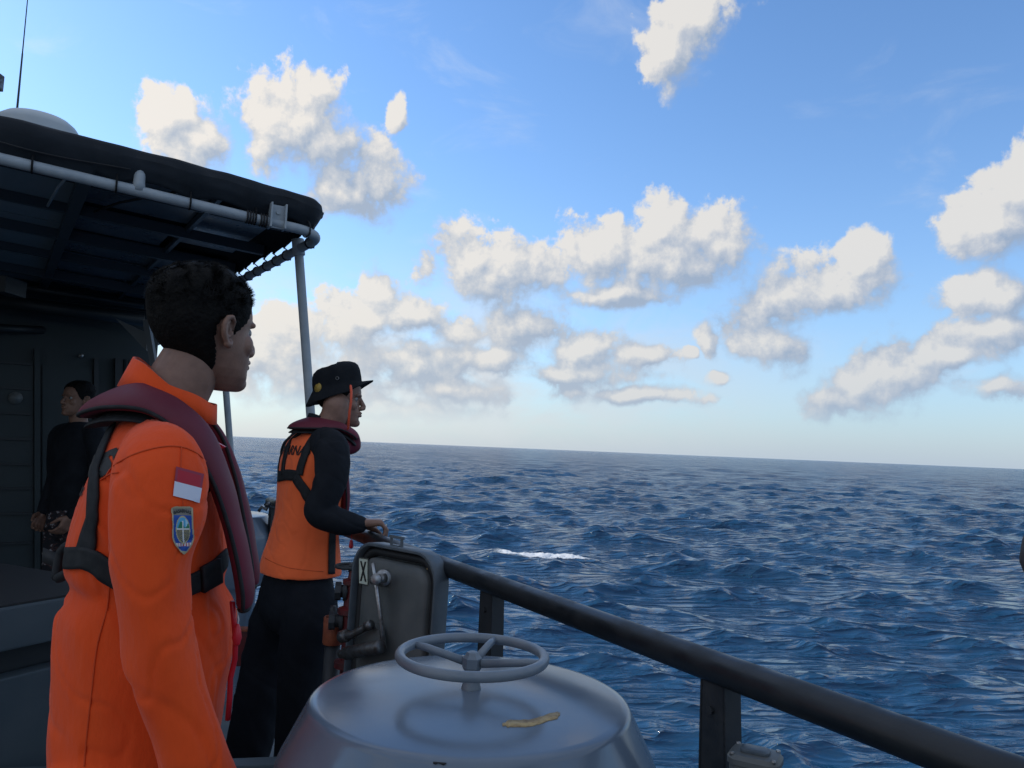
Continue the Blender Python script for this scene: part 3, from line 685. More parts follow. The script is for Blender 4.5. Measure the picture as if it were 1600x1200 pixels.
def build_awning():
    t = thing('canvas_awning', 'dark canvas awning laced to a grey pipe frame over the deck', 'awning', (CORN.x, CORN.y, 0))
    path = awn_path()
    bm = bmesh.new(); tube(bm, [p for p, n in path], .0215, 16)
    obj('frame_pipe', bm, MT['pipe'], t)
    # canvas: roof sheet edge rolling down into a skirt, laced at intervals
    L_ = [0]
    for i in range(1, len(path)): L_.append(L_[-1] + (path[i][0] - path[i - 1][0]).length)
    ties = [.42, .84, 1.25, 1.66, 2.0, 2.3, 2.575, 2.85, 3.11, 3.33]; Ltot = L_[-1]; k = 3.36
    while k < Ltot: k += .17; ties.append(k)
    dense = []; import bisect
    for s in np.linspace(0, Ltot, 620):
        i = min(max(bisect.bisect(L_, s) - 1, 0), len(L_) - 2); f = (s - L_[i]) / (L_[i + 1] - L_[i]); f = min(max(f, 0), 1)
        dense.append((path[i][0].lerp(path[i + 1][0], f), (path[i][1] * (1 - f) + path[i + 1][1] * f).normalized(), s))
    bm = bmesh.new(); rs = []
    for p, n, s in dense:
        dmin = min(abs(s - q) for q in ties); nxt = min([q for q in ties if q >= s] or [Ltot + .3]); prv = max([q for q in ties if q <= s] or [0]); span = max(nxt - prv, .05)
        sc = math.sin(math.pi * (s - prv) / span) if nxt > prv else 0
        side_ = s > 3.35
        bot = .006 if s < 2.5 else (.030 + .030 * max(sc, 0) ** .7) if s > 3.42 else .012 + (.030 if span > .2 else .018) * max(sc, 0) ** .7
        top = .170 - .018 * max(0, min(1, (s - 3.15) / .35)); 
        wr = noise.noise(V(s * 3.0, 0, 1)) * .012 + noise.noise(V(s * 9, 4, 1)) * (.006 + .012 * math.exp(-((s - 3.25) / .35) ** 2))
        row = []
        prof = [(-.40, top + .030), (-.22, top + .024), (-.10, top + .014), (-.045, top + .004), (-.006, top - .006), (.012, top - .022), (.022, top - .05), (.024, (top + bot) * .58), (.006, bot + .035), (-.006, bot + .012), (-.010, bot), (-.014, bot), (-.014, bot + .02), (-.016, top - .06), (-.05, top - .03), (-.10, top - .012), (-.40, top + .004)]
        for kx, (o_, h_) in enumerate(prof):
            fold = (noise.noise(V(s * 7 + h_ * 6, h_ * 5, 2)) * .010 + (.5 - abs(noise.noise(V(s * 5 + h_ * 12, h_ * 3, 6)))) * .009) * (1 if o_ > -.04 else .3)
            pinch = -.010 * math.exp(-(dmin / .03) ** 2) * (1 if h_ < bot + .03 else 0)
            row.append(p + n * (o_ + .002 + fold + pinch + (wr if o_ > -.05 else wr * .3)) + V(0, 0, h_ + noise.noise(V(s * 5, h_ * 3, 7)) * .004))
        rs.append(row)
    rings(bm, rs)
    obj('canvas_skirt', bm, MT['canvas'], t)
    # roof sheet
    bm = bmesh.new(); inb = V(-.872, -.49, 0).normalized(); g = []
    for i in range(40):
        r_ = []
        for j in range(40):
            p = CORN + inb * (.24 + i * .085) + SIDE * (.24 + j * .088); p.z = 2.30 + .062 * (.24 + i * .085) + .185 + .008 * math.sin(j * .9) + .004 * noise.noise(V(i * .4, j * .4, 0)); r_.append(p)
        g.append(r_)
    vs = [[bm.verts.new(p) for p in r_] for r_ in g]
    for i in range(39):
        for j in range(39): bm.faces.new((vs[i][j], vs[i + 1][j], vs[i + 1][j + 1], vs[i][j + 1]))
    vl = [[bm.verts.new(p - V(0, 0, .006)) for p in r_] for r_ in g]
    for i in range(39):
        for j in range(39): bm.faces.new((vl[i][j], vl[i][j + 1], vl[i + 1][j + 1], vl[i + 1][j]))
    obj('roof_sheet', bm, MT['canvas'], t)
    # lacing
    bm = bmesh.new()
    def at_s(s):
        i = min(range(len(dense)), key=lambda q: abs(dense[q][2] - s)); return dense[i]
    for q in ties:
        p, n, s = at_s(q)
        for w in ((0, .0) if q < 3.3 else (0,)):
            kk = .9 if q > 3.34 else 1.0; loop = [p + n * (.026 * kk * math.cos(a)) + V(0, 0, (.046 if q < 3.34 else .025) * math.sin(a) if math.sin(a) > 0 else .026 * kk * math.sin(a)) for a in np.linspace(0, 2 * math.pi, 16, endpoint=False)]
            tube(bm, loop, .0038, 6, closed=True)
        obj('tie', bm, MT['cord'], t); bm = bmesh.new()
        if q > 3.3:
            p2_, n2_, _ = at_s(min(q + .07, Ltot)); tube(bm, [p + n * .02 + V(0, 0, -.02), (p + p2_) / 2 + n * .02 + V(0, 0, .03), p2_ + V(0, 0, .055)], .0032, 6); obj('tie', bm, MT['cord'], t); bm = bmesh.new()
    # a seam cord along the skirt of the near side, and wound lashing by the bracket
    tube(bm, [dense[i][0] + dense[i][1] * .027 + V(0, 0, .062 + .012 * math.sin(dense[i][2] * 7.5)) for i in range(0, 235, 3)], .0028, 6)
    for k in range(7):
        p, n, s = at_s(3.075 + k * .012); dd = (at_s(s + .05)[0] - p).normalized(); q = V(0, 0, 1); b2_ = dd.cross(q)
        tube(bm, [p + (q * math.cos(a) + b2_ * math.sin(a)) * .0255 for a in np.linspace(0, 2 * math.pi, 14, endpoint=False)], .0042, 6, closed=True)
    obj('lacing', bm, MT['cord'], t)
    # brackets that carry the pipe
    bm = bmesh.new(); p, n, s = at_s(3.2); dd = V(.872, .49, 0); Mx = Matrix((dd, n.cross(dd) * -1 if False else V(0, 0, 1).cross(dd) * -1, V(0, 0, 1))).transposed()
    for k in (-1, 1): box(bm, p + n * .010 + dd * (.030 * k) + V(0, 0, .028), (.007, .06, .105), Mx)
    box(bm, p + n * .008 + V(0, 0, .028), (.06, .006, .10), Mx); cyl(bm, p + n * .012 + V(0, 0, .045), p + n * .018 + V(0, 0, .045), .008, 6)
    obj('pipe_bracket', bm, MT['pipe'], t, smooth=False)
    bm = bmesh.new(); p, n, s = at_s(2.66); tube(bm, [p + V(0, 0, -.0), p + V(0, 0, .03), p + V(0, 0, .055), p - n * .01 + V(0, 0, .075)], [.026, .022, .021, .024], 14); obj('pipe_bracket', bm, MT['pipe'], t)
    # awning poles
    for (a, b) in ((P(466, 383, 3.6), P(497, 806, 3.72)), (P(341, 452, 5.05), P(363, 740, 5.32))):
        bm = bmesh.new(); tube(bm, [a.lerp(b, k / 8) for k in range(9)], .0215, 16); o = obj('pole', bm, MT['pipe'], t)
        bm = bmesh.new(); dv = (b - a).normalized(); cyl(bm, a - dv * .03, a + dv * .05, .029, 16, bevel=.003); obj('pole_socket', bm, MT['pipe'], o)
        if a.y < 4:
            bm = bmesh.new(); cyl(bm, b - dv * .02, V(b.x, b.y, .0), .024, 12); obj('pole_foot', bm, MT['black_steel'], o)
    # ceiling under the roof: a laced canvas panel, painted plates and beams
    def cp(u, v, z): p = CORN + inb * u + SIDE * v; p.z = 2.30 + .062 * u + z; return p
    def panel(name, u0, u1, v0, v1, z, m_, th=.008):
        bm = bmesh.new(); q = [cp(u0, v0, z), cp(u1, v0, z), cp(u1, v1, z), cp(u0, v1, z)]; rings(bm, [q, [x + V(0, 0, th) for x in q]]); return obj(name, bm, m_, t, smooth=False)
    panel('ceiling_canvas', .93, 3.35, .10, 1.25, .105, MT['ceil'])
    panel('ceiling_canvas', .93, 3.35, 1.27, 2.3, .105, MT['ceil'])
    panel('ceiling_canvas', .93, 3.35, 2.32, 3.5, .105, MT['ceil'])
    for u0, u1, v0, v1 in ((.42, .90, .16, .40), (.42, .90, .43, .80), (.42, .90, .90, 1.02), (.45, .90, 1.08, 1.40), (.1, .40, .5, 1.2), (.06, .9, 1.45, 2.0), (.06, .9, 2.04, 3.4)):
        panel('ceiling_plate', u0, u1, v0, v1, .125, MT['ceil_panel'])
    def beam(u0, v0, u1, v1, z, w, h, m_=MT['beam']):
        bm = bmesh.new(); a = cp(u0, v0, z); b = cp(u1, v1, z); d = (b - a); M_ = frame_along(d); box(bm, (a + b) / 2, (w, h, d.length), M_); obj('ceiling_beam', bm, m_, t, smooth=False)
    beam(.915, .05, .915, 3.5, .085, .05, .06); beam(.03, .84, 3.35, .84, .085, .035, .05); beam(.03, 1.42, 3.35, 1.42, .085, .04, .06)
    beam(.03, 2.02, 3.35, 2.02, .085, .035, .05); beam(.03, 2.7, 3.35, 2.7, .08, .05, .06); beam(.03, .42, 3.35, .42, .10, .012, .016); beam(.41, .05, .41, 3.5, .105, .02, .03)
    beam(1.9, .05, 1.9, 3.5, .09, .03, .03); beam(.05, 3.45, 3.35, 3.45, .06, .05, .10)
    bm = bmesh.new(); tube(bm, [cp(.95, .10, .09), cp(1.0, .5, .075), cp(1.02, .78, .06)], .006, 8); obj('ceiling_cord', bm, MT['pipe'], t)
    bm = bmesh.new(); tube(bm, [cp(.5, .1, .11), cp(.75, .6, .10), cp(.85, .9, .09)], .006, 8); obj('ceiling_cord', bm, MT['cord'], t)
build_awning()

# ---------------------------------------------------------------- things on the awning
def roof_things():
    c = P(58, 203, 3.5); t = thing('antenna_dome', 'pale grey shallow dome resting on the awning roof', 'dome', (c.x, c.y, c.z - .05))
    bm = bmesh.new(); lathe(bm, [(.172, -.06), (.174, 0), (.170, .012), (.160, .026), (.135, .046), (.09, .060), (.05, .065), (.0, .067)], 64, Matrix.Translation(c)); obj('dome_shell', bm, MT['dome'], t, angle=40)
    bm = bmesh.new(); lathe(bm, [(.178, -.045), (.178, -.03)], 64, Matrix.Translation(c)); obj('dome_rim', bm, MT['pipe'], t)
    a = P(27, 168, 3.9); b = P(43, 0, 3.9); e = P(47, -60, 3.9)
    t = thing('whip_antenna', 'thin dark whip aerial rising behind the dome', 'antenna', a)
    bm = bmesh.new(); tube(bm, [P(24, 200, 3.9), a, a.lerp(b, .5)], [.006, .0055, .004], 8); obj('antenna_base', bm, MT['black_steel'], t)
    bm = bmesh.new(); tube(bm, [a.lerp(b, .49), b, e], [.003, .0025, .002], 8); obj('whip', bm, MT['black_steel'], t)
    c = P(-6, 128, 4.6); t = thing('mast_fitting', 'brown grey mast fitting cut off by the left picture edge', 'mast', (c.x, c.y, 2.6))
    bm = bmesh.new(); box(bm, c, (.06, .06, .10), None, .006); obj('fitting', bm, MT['chrome_dark'], t, smooth=False)
    bm = bmesh.new(); cyl(bm, V(c.x, c.y, 2.5), V(c.x, c.y, c.z - .05), .018, 12); obj('mast_tube', bm, MT['pipe'], t)
roof_things()

# ---------------------------------------------------------------- deckhouse
def build_house():
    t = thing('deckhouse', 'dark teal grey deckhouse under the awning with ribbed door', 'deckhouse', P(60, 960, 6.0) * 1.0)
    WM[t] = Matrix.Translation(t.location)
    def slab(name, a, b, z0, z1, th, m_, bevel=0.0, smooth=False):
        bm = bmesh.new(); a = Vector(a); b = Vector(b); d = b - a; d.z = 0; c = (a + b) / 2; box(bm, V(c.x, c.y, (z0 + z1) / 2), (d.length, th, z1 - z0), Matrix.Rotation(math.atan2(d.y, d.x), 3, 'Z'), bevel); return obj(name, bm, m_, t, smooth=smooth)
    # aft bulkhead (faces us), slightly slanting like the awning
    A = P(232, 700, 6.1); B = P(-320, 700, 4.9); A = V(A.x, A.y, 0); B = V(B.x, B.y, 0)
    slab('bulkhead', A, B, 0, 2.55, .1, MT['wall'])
    side = A + V(-.56, .83, 0) * 3; slab('port_light_block', B + V(.0, .05, 0), B + V(-.3, -2.6, 0), 0, 2.6, .08, MT['wall_dark']); slab('house_top', A + V(-.5, 1.5, 0), B + V(-.5, 1.5, 0), 2.35, 2.43, 3.2, MT['wall_dark'])  # port slab is unseen, added to keep sky light out of the shelter
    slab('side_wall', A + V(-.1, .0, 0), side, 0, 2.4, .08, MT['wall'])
    u = (B - A).normalized(); n = V(-u.y, u.x, 0); n = n if n.y < 0 else -n
    def W_(px, py, off):
        d = ray(px, py); o0 = A + n * (off + .05); s = (o0 - CAM).dot(n) / d.dot(n); return CAM + d * s
    # doors with horizontal stiffeners
    def plate(name, px0, py0, px1, py1, off, th, m_):
        bm = bmesh.new(); q = [W_(px0, py0, off), W_(px1, py0, off), W_(px1, py1, off), W_(px0, py1, off)]; q[1].z = q[0].z; q[2].z = q[3].z
        rings(bm, [q, [x + n * th for x in q]]); return obj(name, bm, m_, t, smooth=False)
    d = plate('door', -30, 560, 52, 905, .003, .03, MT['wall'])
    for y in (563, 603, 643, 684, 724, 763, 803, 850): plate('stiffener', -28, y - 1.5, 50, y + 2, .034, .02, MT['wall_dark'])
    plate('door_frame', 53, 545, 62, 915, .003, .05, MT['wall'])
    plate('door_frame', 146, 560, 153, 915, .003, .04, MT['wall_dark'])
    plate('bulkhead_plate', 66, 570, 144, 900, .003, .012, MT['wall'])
    bm = bmesh.new(); c = W_(24, 622, .036); cyl(bm, c, c + n * .012, .045, 24); obj('door_label', bm, MT['hatch'], t)
    bm = bmesh.new(); c = W_(126, 556, .02); cyl(bm, c, c + n * .03, .016, 14); obj('lamp_knob', bm, MT['steel'], t)
    # recess full of pipes to the right of the doorway
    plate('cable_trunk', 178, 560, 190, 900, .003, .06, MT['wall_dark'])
    for x, m_ in ((196, 'wall'), (209, 'pipe'), (216, 'pipe')):
        bm = bmesh.new(); cyl(bm, W_(x, 562, .06), W_(x - 1, 640, .06), .018, 10); obj('pipe_run', bm, MT[m_], t)
    bm = bmesh.new()
    for y in (572, 585): cyl(bm, W_(205, y, .07), W_(220, y, .07), .012, 8)
    obj('pipe_clamp', bm, MT['black_steel'], t)
    # overhead trunking and pipes below the ceiling
    for (x0, y0, x1, y1, th_) in ((-20, 468, 225, 500, .05), (-20, 512, 66, 516, .03), (-20, 440, 225, 478, .025)):
        bm = bmesh.new(); tube(bm, [P(x0, y0, 5.2), P(x1, y1, 5.6)], th_, 10); obj('overhead_pipe', bm, MT['wall_dark'], t)
    bm = bmesh.new(); box(bm, P(14, 448, 4.6), (.09, .2, .1), None, .006); obj('overhead_box', bm, MT['wall_dark'], t, smooth=False)
    # pale gusset plate and slanted corner post by the opening
    bm = bmesh.new(); q = [P(180, 497, 5.0), P(228, 520, 5.0), P(229, 548, 5.0), P(222, 541, 5.0)]; rings(bm, [q, [x + V(0, .02, 0) for x in q]]); obj('gusset', bm, MT['beam'], t, smooth=False)
    bm = bmesh.new(); q = P(229, 500, 5.0); r_ = P(252, 640, 5.0); tube(bm, [q, r_, P(262, 720, 5.0), P(285, 860, 5.0)], .026, 4); obj('corner_post', bm, MT['beam'], t, smooth=False)
    # unseen upper works, added left of frame to keep the sun off deck
    bm = bmesh.new(); a = P(-120, 600, 6.3); b = P(-120, 600, 6.3); ang = math.atan2(u.y, u.x)
    box(bm, V(-8.9, 6.1, 3.0), (6.0, 4.0, 6.4), Matrix.Rotation(R(-20), 3, 'Z'), .03); obj('shading_upper_works', bm, MT['drum'], t, smooth=False)
    for k_ in range(4): bm = bmesh.new(); box(bm, V(-8.9, 6.1, 3.0) + Matrix.Rotation(R(-20), 3, 'Z') @ V(-2.1 + 1.4 * k_, -2.0, 1.8), (.8, .03, .6), Matrix.Rotation(R(-20), 3, 'Z'), .02); obj('window', bm, MT['black'], t, smooth=False)
    # lockers on the left
    a = P(100, 939, 2.35); b = P(-160, 939, 1.95)
    k = thing('deck_locker', 'slate grey deck locker with overhanging lid left of nearest man', 'locker', (a.x, a.y, 0))
    dv = (b - a); dv.z = 0; L_ = dv.length; dv.normalize(); rot = Matrix.Rotation(math.atan2(dv.y, dv.x), 3, 'Z'); nn = V(-dv.y, dv.x, 0); nn = nn if nn.y > 0 else -nn
    st = a - dv * .25; mid = st + dv * 1.0; dep = .7
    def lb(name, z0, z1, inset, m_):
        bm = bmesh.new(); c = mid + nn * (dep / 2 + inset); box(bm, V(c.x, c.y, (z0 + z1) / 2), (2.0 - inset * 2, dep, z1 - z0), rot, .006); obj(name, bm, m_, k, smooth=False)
    lb('lid', .775, .895, 0, MT['locker']); lb('recess', .70, .775, .05, MT['wall_dark']); lb('locker_body', 0, .70, .0, MT['locker']); lb('shade_sheet', .8955, .902, .012, MT['gasket'])  # thin black sheet over the lid stands in for shade on the top
build_house()

# ---------------------------------------------------------------- people
def sloft(bm, secs, seg=40, ex=2.15):
    rs = []
    for s in secs:
        z, cx, a, b = s[:4]; cy = s[4] if len(s) > 4 else 0; tx = s[5] if len(s) > 5 else 0
        r_ = []
        for j in range(seg):
            t = 2 * math.pi * j / seg; c, q = math.cos(t), math.sin(t)
            x = a * math.copysign(abs(c) ** (2 / ex), c); y = b * math.copysign(abs(q) ** (2 / ex), q)
            r_.append(V(cx + x, cy + y, z + tx * x))
        rs.append(r_)
    rings(bm, rs)
def smooth_secs(secs, n=5): return [tuple(x) for x in spline(secs, n)]
HEAD = [  # z, front, back, half width
 (0.000, .082, .030, .018), (.010, .094, .012, .030), (.025, .097, -.005, .043), (.040, .095, -.022, .051), (.055, .097, -.040, .056), (.070, .096, -.062, .061),
 (.085, .093, -.078, .065), (.100, .089, -.087, .069), (.115, .089, -.093, .072), (.130, .094, -.097, .074), (.145, .093, -.099, .0755), (.165, .088, -.099, .076),
 (.185, .076, -.092, .072), (.200, .060, -.080, .064), (.213, .038, -.060, .050), (.221, .014, -.036, .030), (.224, 0, -.02, .012)]
def head_bm(bm, k=1.0):
    rs = []
    for z, f, b, w in HEAD:
        cx = (f + b) / 2; a = (f - b) / 2; r_ = []
        for j in range(48):
            t = 2 * math.pi * j / 48; c, q = math.cos(t), math.sin(t)
            # the face is narrower than the back of the skull
            ww = w * (1 - .08 * max(c, 0) ** 2 + .02 * max(-c, 0)); e = 2.2
            r_.append(V(cx + a * math.copysign(abs(c) ** (2 / e), c), ww * math.copysign(abs(q) ** (2 / e), q), z))
        rs.append(r_)
    rings(bm, rs)
    T = lambda pts, rr: tube(bm, [V(*p) for p in pts], rr, 12, ends=True)
    # nose
    T([(.088, 0, .122), (.098, 0, .106), (.108, 0, .088)], [.008, .009, .011]); ellip(bm, (.107, 0, .082), (.0115, .0130, .0110)); ellip(bm, (.100, .011, .078), (.011, .008, .009)); ellip(bm, (.100, -.011, .078), (.011, .008, .009))
    # brows, cheeks, lips, chin
    T([(.080, -.043, .128), (.0885, -.026, .132), (.0915, 0, .130), (.0885, .026, .132), (.080, .043, .128)], [.006, .0075, .006, .0075, .006])
    for s in (-1, 1):
        ellip(bm, (.063, .034 * s, .088), (.022, .024, .026))
    T([(.088, -.022, .0565), (.1005, -.009, .0600), (.102, 0, .0590), (.1005, .009, .0600), (.088, .022, .0565)], [.004, .006, .0055, .006, .004])
    T([(.088, -.020, .0535), (.099, -.008, .0495), (.1005, 0, .0490), (.099, .008, .0495), (.088, .020, .0535)], [.004, .006, .0068, .006, .004])
    ellip(bm, (.084, 0, .017), (.019, .020, .017))
    for s in (-1, 1):   # ears
        T([(.012, .070 * s, .085), (.004, .077 * s, .078), (-.002, .080 * s, .080)], [.006, .0075, .006])
        T([(.014, .071 * s, .112), (.012, .078 * s, .122), (.002, .085 * s, .130), (-.010, .089 * s, .127), (-.016, .089 * s, .114), (-.014, .087 * s, .100), (-.007, .083 * s, .088), (.001, .079 * s, .079)], [.0035, .004, .0045, .0048, .0048, .0045, .0045, .005])
        T([(.008, .074 * s, .095), (.0, .079 * s, .094), (-.006, .083 * s, .102), (-.007, .084 * s, .114), (-.002, .083 * s, .120)], [.003, .0035, .0035, .0035, .003])
        ellip(bm, (-.004, .077 * s, .106), (.015, .004, .024), Matrix.Rotation(R(-22 * s), 3, 'Z')); ellip(bm, (.011, .073 * s, .1), (.004, .005, .006))
def head_finish(me):
    v = verts_np(me)
    for s in (-1, 1):   # eye sockets, ear hollow, mouth corners
        for (cx, cy, cz, r, dep, ax) in ((.088, .031 * s, .1135, .014, .0085, 0), (.098, 0, .068, .008, .002, 0)):
            d2 = ((v - np.array([cx, cy, cz])) ** 2).sum(1); v[:, ax] -= dep * np.exp(-d2 / (r * r)) * (v[:, 0] > .03)
        d2 = ((v - np.array([.001, .078 * s, .103])) ** 2 * np.array([1, .3, .55])).sum(1); v[:, 1] -= s * .006 * np.exp(-d2 / (.0052 ** 2))
    m = (v[:, 0] > .08) & (abs(v[:, 1]) < .028); v[:, 0] -= np.where(m, .0025 * np.exp(-((v[:, 2] - .0545) / .0018) ** 2), 0)
    set_verts(me, v)
def hand_bm(bm, w, d, n, s, curl=(20, 30, 20), spread=.1, thumb=(.6, .5)):
    """w wrist, d to the knuckles, n out of the palm, s towards the thumb"""
    w = Vector(w); d = Vector(d).normalized(); n = Vector(n); n = (n - d * n.dot(d)).normalized(); sd = d.cross(n); sd = sd if sd.dot(Vector(s)) > 0 else -sd
    for k in (-.027, -.009, .009, .027):
        tube(bm, [w + sd * k * .6, w + d * .045 + sd * k * .95, w + d * .083 + sd * k * 1.05 - n * .002], [.016, .0155, .0125], 10, ends=True)
    tube(bm, [w - d * .03, w + d * .02], [.026, .024], 12, ends=True)
    for k, L_, rr in ((-.030, .062, .0080), (-.010, .078, .0090), (.010, .084, .0094), (.030, .076, .0092)):
        p = w + d * .085 + sd * k * 1.05 - n * .002; dir_ = (d + sd * k * spread * 10).normalized(); a = 0; pts = [p]; 
        for f, c in zip((.46, .30, .24), curl):
            a += R(c); q = dir_ * math.cos(a) + n * math.sin(a); pts.append(pts[-1] + q * L_ * f)
        tube(bm, pts, [rr * 1.05, rr, rr * .92, rr * .8], 10, ends=True)
    b = w + d * .022 + sd * .026 + n * .006; t1 = (d * .6 + sd * thumb[0] + n * .35).normalized(); t2 = (d * .9 + sd * thumb[1] * .4 + n * .4).normalized()
    tube(bm, [b, b + t1 * .035, b + t1 * .035 + t2 * .030, b + t1 * .035 + t2 * .030 + (t2 + n * .25).normalized() * .024], [.015, .0125, .0105, .008], 10, ends=True)
def folds(me, amp, f=7.0, axis=(1, 1, .45), seed=0.0, creases=(), tw=.5):
    """cloth creases pushed along the normals; creases: (point, radius, strength)"""
    v = verts_np(me); n = norms_np(me); out = v.copy()
    for i in range(len(v)):
        p = v[i]; q = Vector(((p[0] + tw * p[2]) * axis[0], (p[1] - tw * .6 * p[2]) * axis[1], p[2] * axis[2])) * f + Vector((seed, seed * 2, 0))
        a = noise.noise(q); b = noise.noise(q * 2.3 + Vector((5, 1, 2))); c = noise.noise(Vector(p) * 2.6 * f + Vector((seed, 9, 0)))
        d_ = noise.noise(Vector((q[0] * .8 + q[2] * .9, q[1] * .8 - q[2] * .5, q[2] * 1.1)) + Vector((11, seed, 3)))
        g = (.5 - abs(a) * 1.7) * .8 + (.5 - abs(b) * 1.7) * .38 + c * .10 - .55 * math.exp(-(d_ / .055) ** 2) * (.5 + a * 1.4) - .3 * math.exp(-(b / .05) ** 2)
        k = 1.0
        for (cp_, cr_, cs_) in creases:
            d2 = (p[0] - cp_[0]) ** 2 + (p[1] - cp_[1]) ** 2 + (p[2] - cp_[2]) ** 2; k += cs_ * math.exp(-d2 / (cr_ * cr_))
        out[i] = p + n[i] * amp * g * k
    set_verts(me, out)
def limb(bm, pts, k=1.0, add=0.0, n=5):
    sp = spline(pts, n); tube(bm, [V(*p[:3]) for p in sp], [p[3] * k + add for p in sp], 20, ends=True)
def ribbon(bm, bvh, pts, width, off=.002, th=.003, rows=5, widths=None):
    """webbing laid on a surface: pts are points near it"""
    pts = [Vector(p) for p in pts]; sn = []
    for p in pts:
        h = bvh.find_nearest(p); sn.append((h[0], h[1]))
    rs = []; K = len(sn)
    for i in range(K):
        t = (sn[min(i + 1, K - 1)][0] - sn[max(i - 1, 0)][0]).normalized(); nrm = sn[i][1]; sd_ = t.cross(nrm).normalized()
        w = widths[i] if widths is not None else width
        top, bot = [], []
        for j in range(rows):
            q = sn[i][0] + sd_ * w * (j / (rows - 1) - .5); h = bvh.find_nearest(q); nn = h[1].lerp(nrm, .5).normalized(); top.append(h[0] + nn * (off + th)); bot.append(h[0] + nn * (off - .001))
        rs.append(top + bot[::-1])
    # relax the strap along its length so that it does not follow every crease
    A = np.array([[list(p) for p in r_] for r_ in rs])
    for _ in range(3): A[1:-1] = .5 * A[1:-1] + .25 * (A[:-2] + A[2:])
    rings(bm, [[Vector(p) for p in r_] for r_ in A])
def pix_pts(bvh, pix, Yd, n=8):
    out = []
    for x, y in spline(pix, n):
        d = ray(x, y); h = bvh.ray_cast(CAM, d.normalized())
        out.append(h[0] if h[0] is not None else CAM + d * (Yd / d.y))
    return out
def hair_tufts(bm, M, count, cover, seed, length, curl):
    """short tapered strands over the scalp; cover(theta, z) -> (keep, length factor)"""
    g = random.Random(seed); fz = [h[0] for h in HEAD]
    for _ in range(count):
        z = g.uniform(.02, .2235) if g.random() > .45 else .2235 - abs(g.gauss(0, .03)); z = max(z, .012); th = g.uniform(-math.pi, math.pi)
        keep, lf = cover(th, z)
        if g.random() > keep: continue
        f = np.interp(z, fz, [h[1] for h in HEAD]); b = np.interp(z, fz, [h[2] for h in HEAD]); w = np.interp(z, fz, [h[3] for h in HEAD])
        cx = (f + b) / 2; a = (f - b) / 2; c, s = math.cos(th), math.sin(th)
        p = V(cx + a * c, w * s, z); nrm = V(c / a, s / w, 0).normalized(); nz = max(0, (z - .13) / .09); nrm = (nrm * (1 - nz * .9) + V(0, 0, nz)).normalized()
        L_ = length * lf * g.uniform(.6, 1.25)
        comb = V(.7 * nz - .2, .25 * math.sin(th * 3), -.9 + 1.1 * nz); wv = noise.noise_vector(p * 55 + V(seed, 0, 0))
        d = (nrm * .75 + comb * .5 + wv * curl).normalized(); side = d.cross(nrm + V(.01, .02, .03)).normalized() * g.uniform(.0006, .0012)
        q = p - nrm * .003; pts = []
        for k in range(4):
            pts.append(q); d = (d + noise.noise_vector(q * 60) * curl * .9 - nrm * .09 * k).normalized(); q = q + d * L_ / 3
        vs = []
        for k, x in enumerate(pts):
            ww = (1, .9, .6, .1)[k]; vs.append((bm.verts.new(M @ (x - side * ww)), bm.verts.new(M @ (x + side * ww))))
        for k in range(3): bm.faces.new((vs[k][0], vs[k][1], vs[k + 1][1], vs[k + 1][0]))
def man_cover(fade=.02):
    def c(th, z):
        a = abs(th)                              # 0 is the face
        line = np.interp(a, [0, .45, .75, .95, 1.15, 1.40, 1.52, 1.68, 1.85, 2.1, 2.6, 3.15], [.186, .184, .172, .150, .118, .100, .132, .120, .070, .042, .022, .016])
        if z < line: return 0, 0
        k = min(1, (z - line) / fade + .35); lf = np.interp(z, [.012, .08, .13, .165, .20], [.22, .34, .6, 1.0, 1.15]); return k, lf
    return c
def hair_cap(M, cover, grow=.004, seed=0):
    bm = bmesh.new(); n = 96; rs = []; zs = list(np.linspace(.012, .222, 64)); V_ = []
    for z in zs:
        f = np.interp(z, [h[0] for h in HEAD], [h[1] for h in HEAD]); b = np.interp(z, [h[0] for h in HEAD], [h[2] for h in HEAD]); w = np.interp(z, [h[0] for h in HEAD], [h[3] for h in HEAD]); row = []
        for j in range(n):
            th = -math.pi + 2 * math.pi * j / n; cx = (f + b) / 2; a = (f - b) / 2; k, lf = cover(th, z); e = 2.25
            c, s = math.cos(th), math.sin(th); g = grow * (.35 + lf) * (1 + .5 * noise.noise(V(c * 3, s * 3, z * 30 + seed))) if k > 0 else -.004
            ww = w * (1 - .14 * max(c, 0) ** 2 + .02 * max(-c, 0))
            row.append(bm.verts.new(M @ V(cx + (a + g) * math.copysign(abs(c) ** (2 / e), c), (ww + g) * math.copysign(abs(s) ** (2 / e), s), z + g * max(0, (z - .12) / .1) * 1.4)))
        V_.append(row)
    for i in range(len(zs) - 1):
        for j in range(n):
            a, b = V_[i][j], V_[i][(j + 1) % n]; th = -math.pi + 2 * math.pi * (j + .5) / n
            if cover(th, zs[i])[0] > 0 or cover(th, zs[i + 1])[0] > 0: bm.faces.new((a, b, V_[i + 1][(j + 1) % n], V_[i + 1][j]))
    bm.faces.new(V_[-1]); return bm

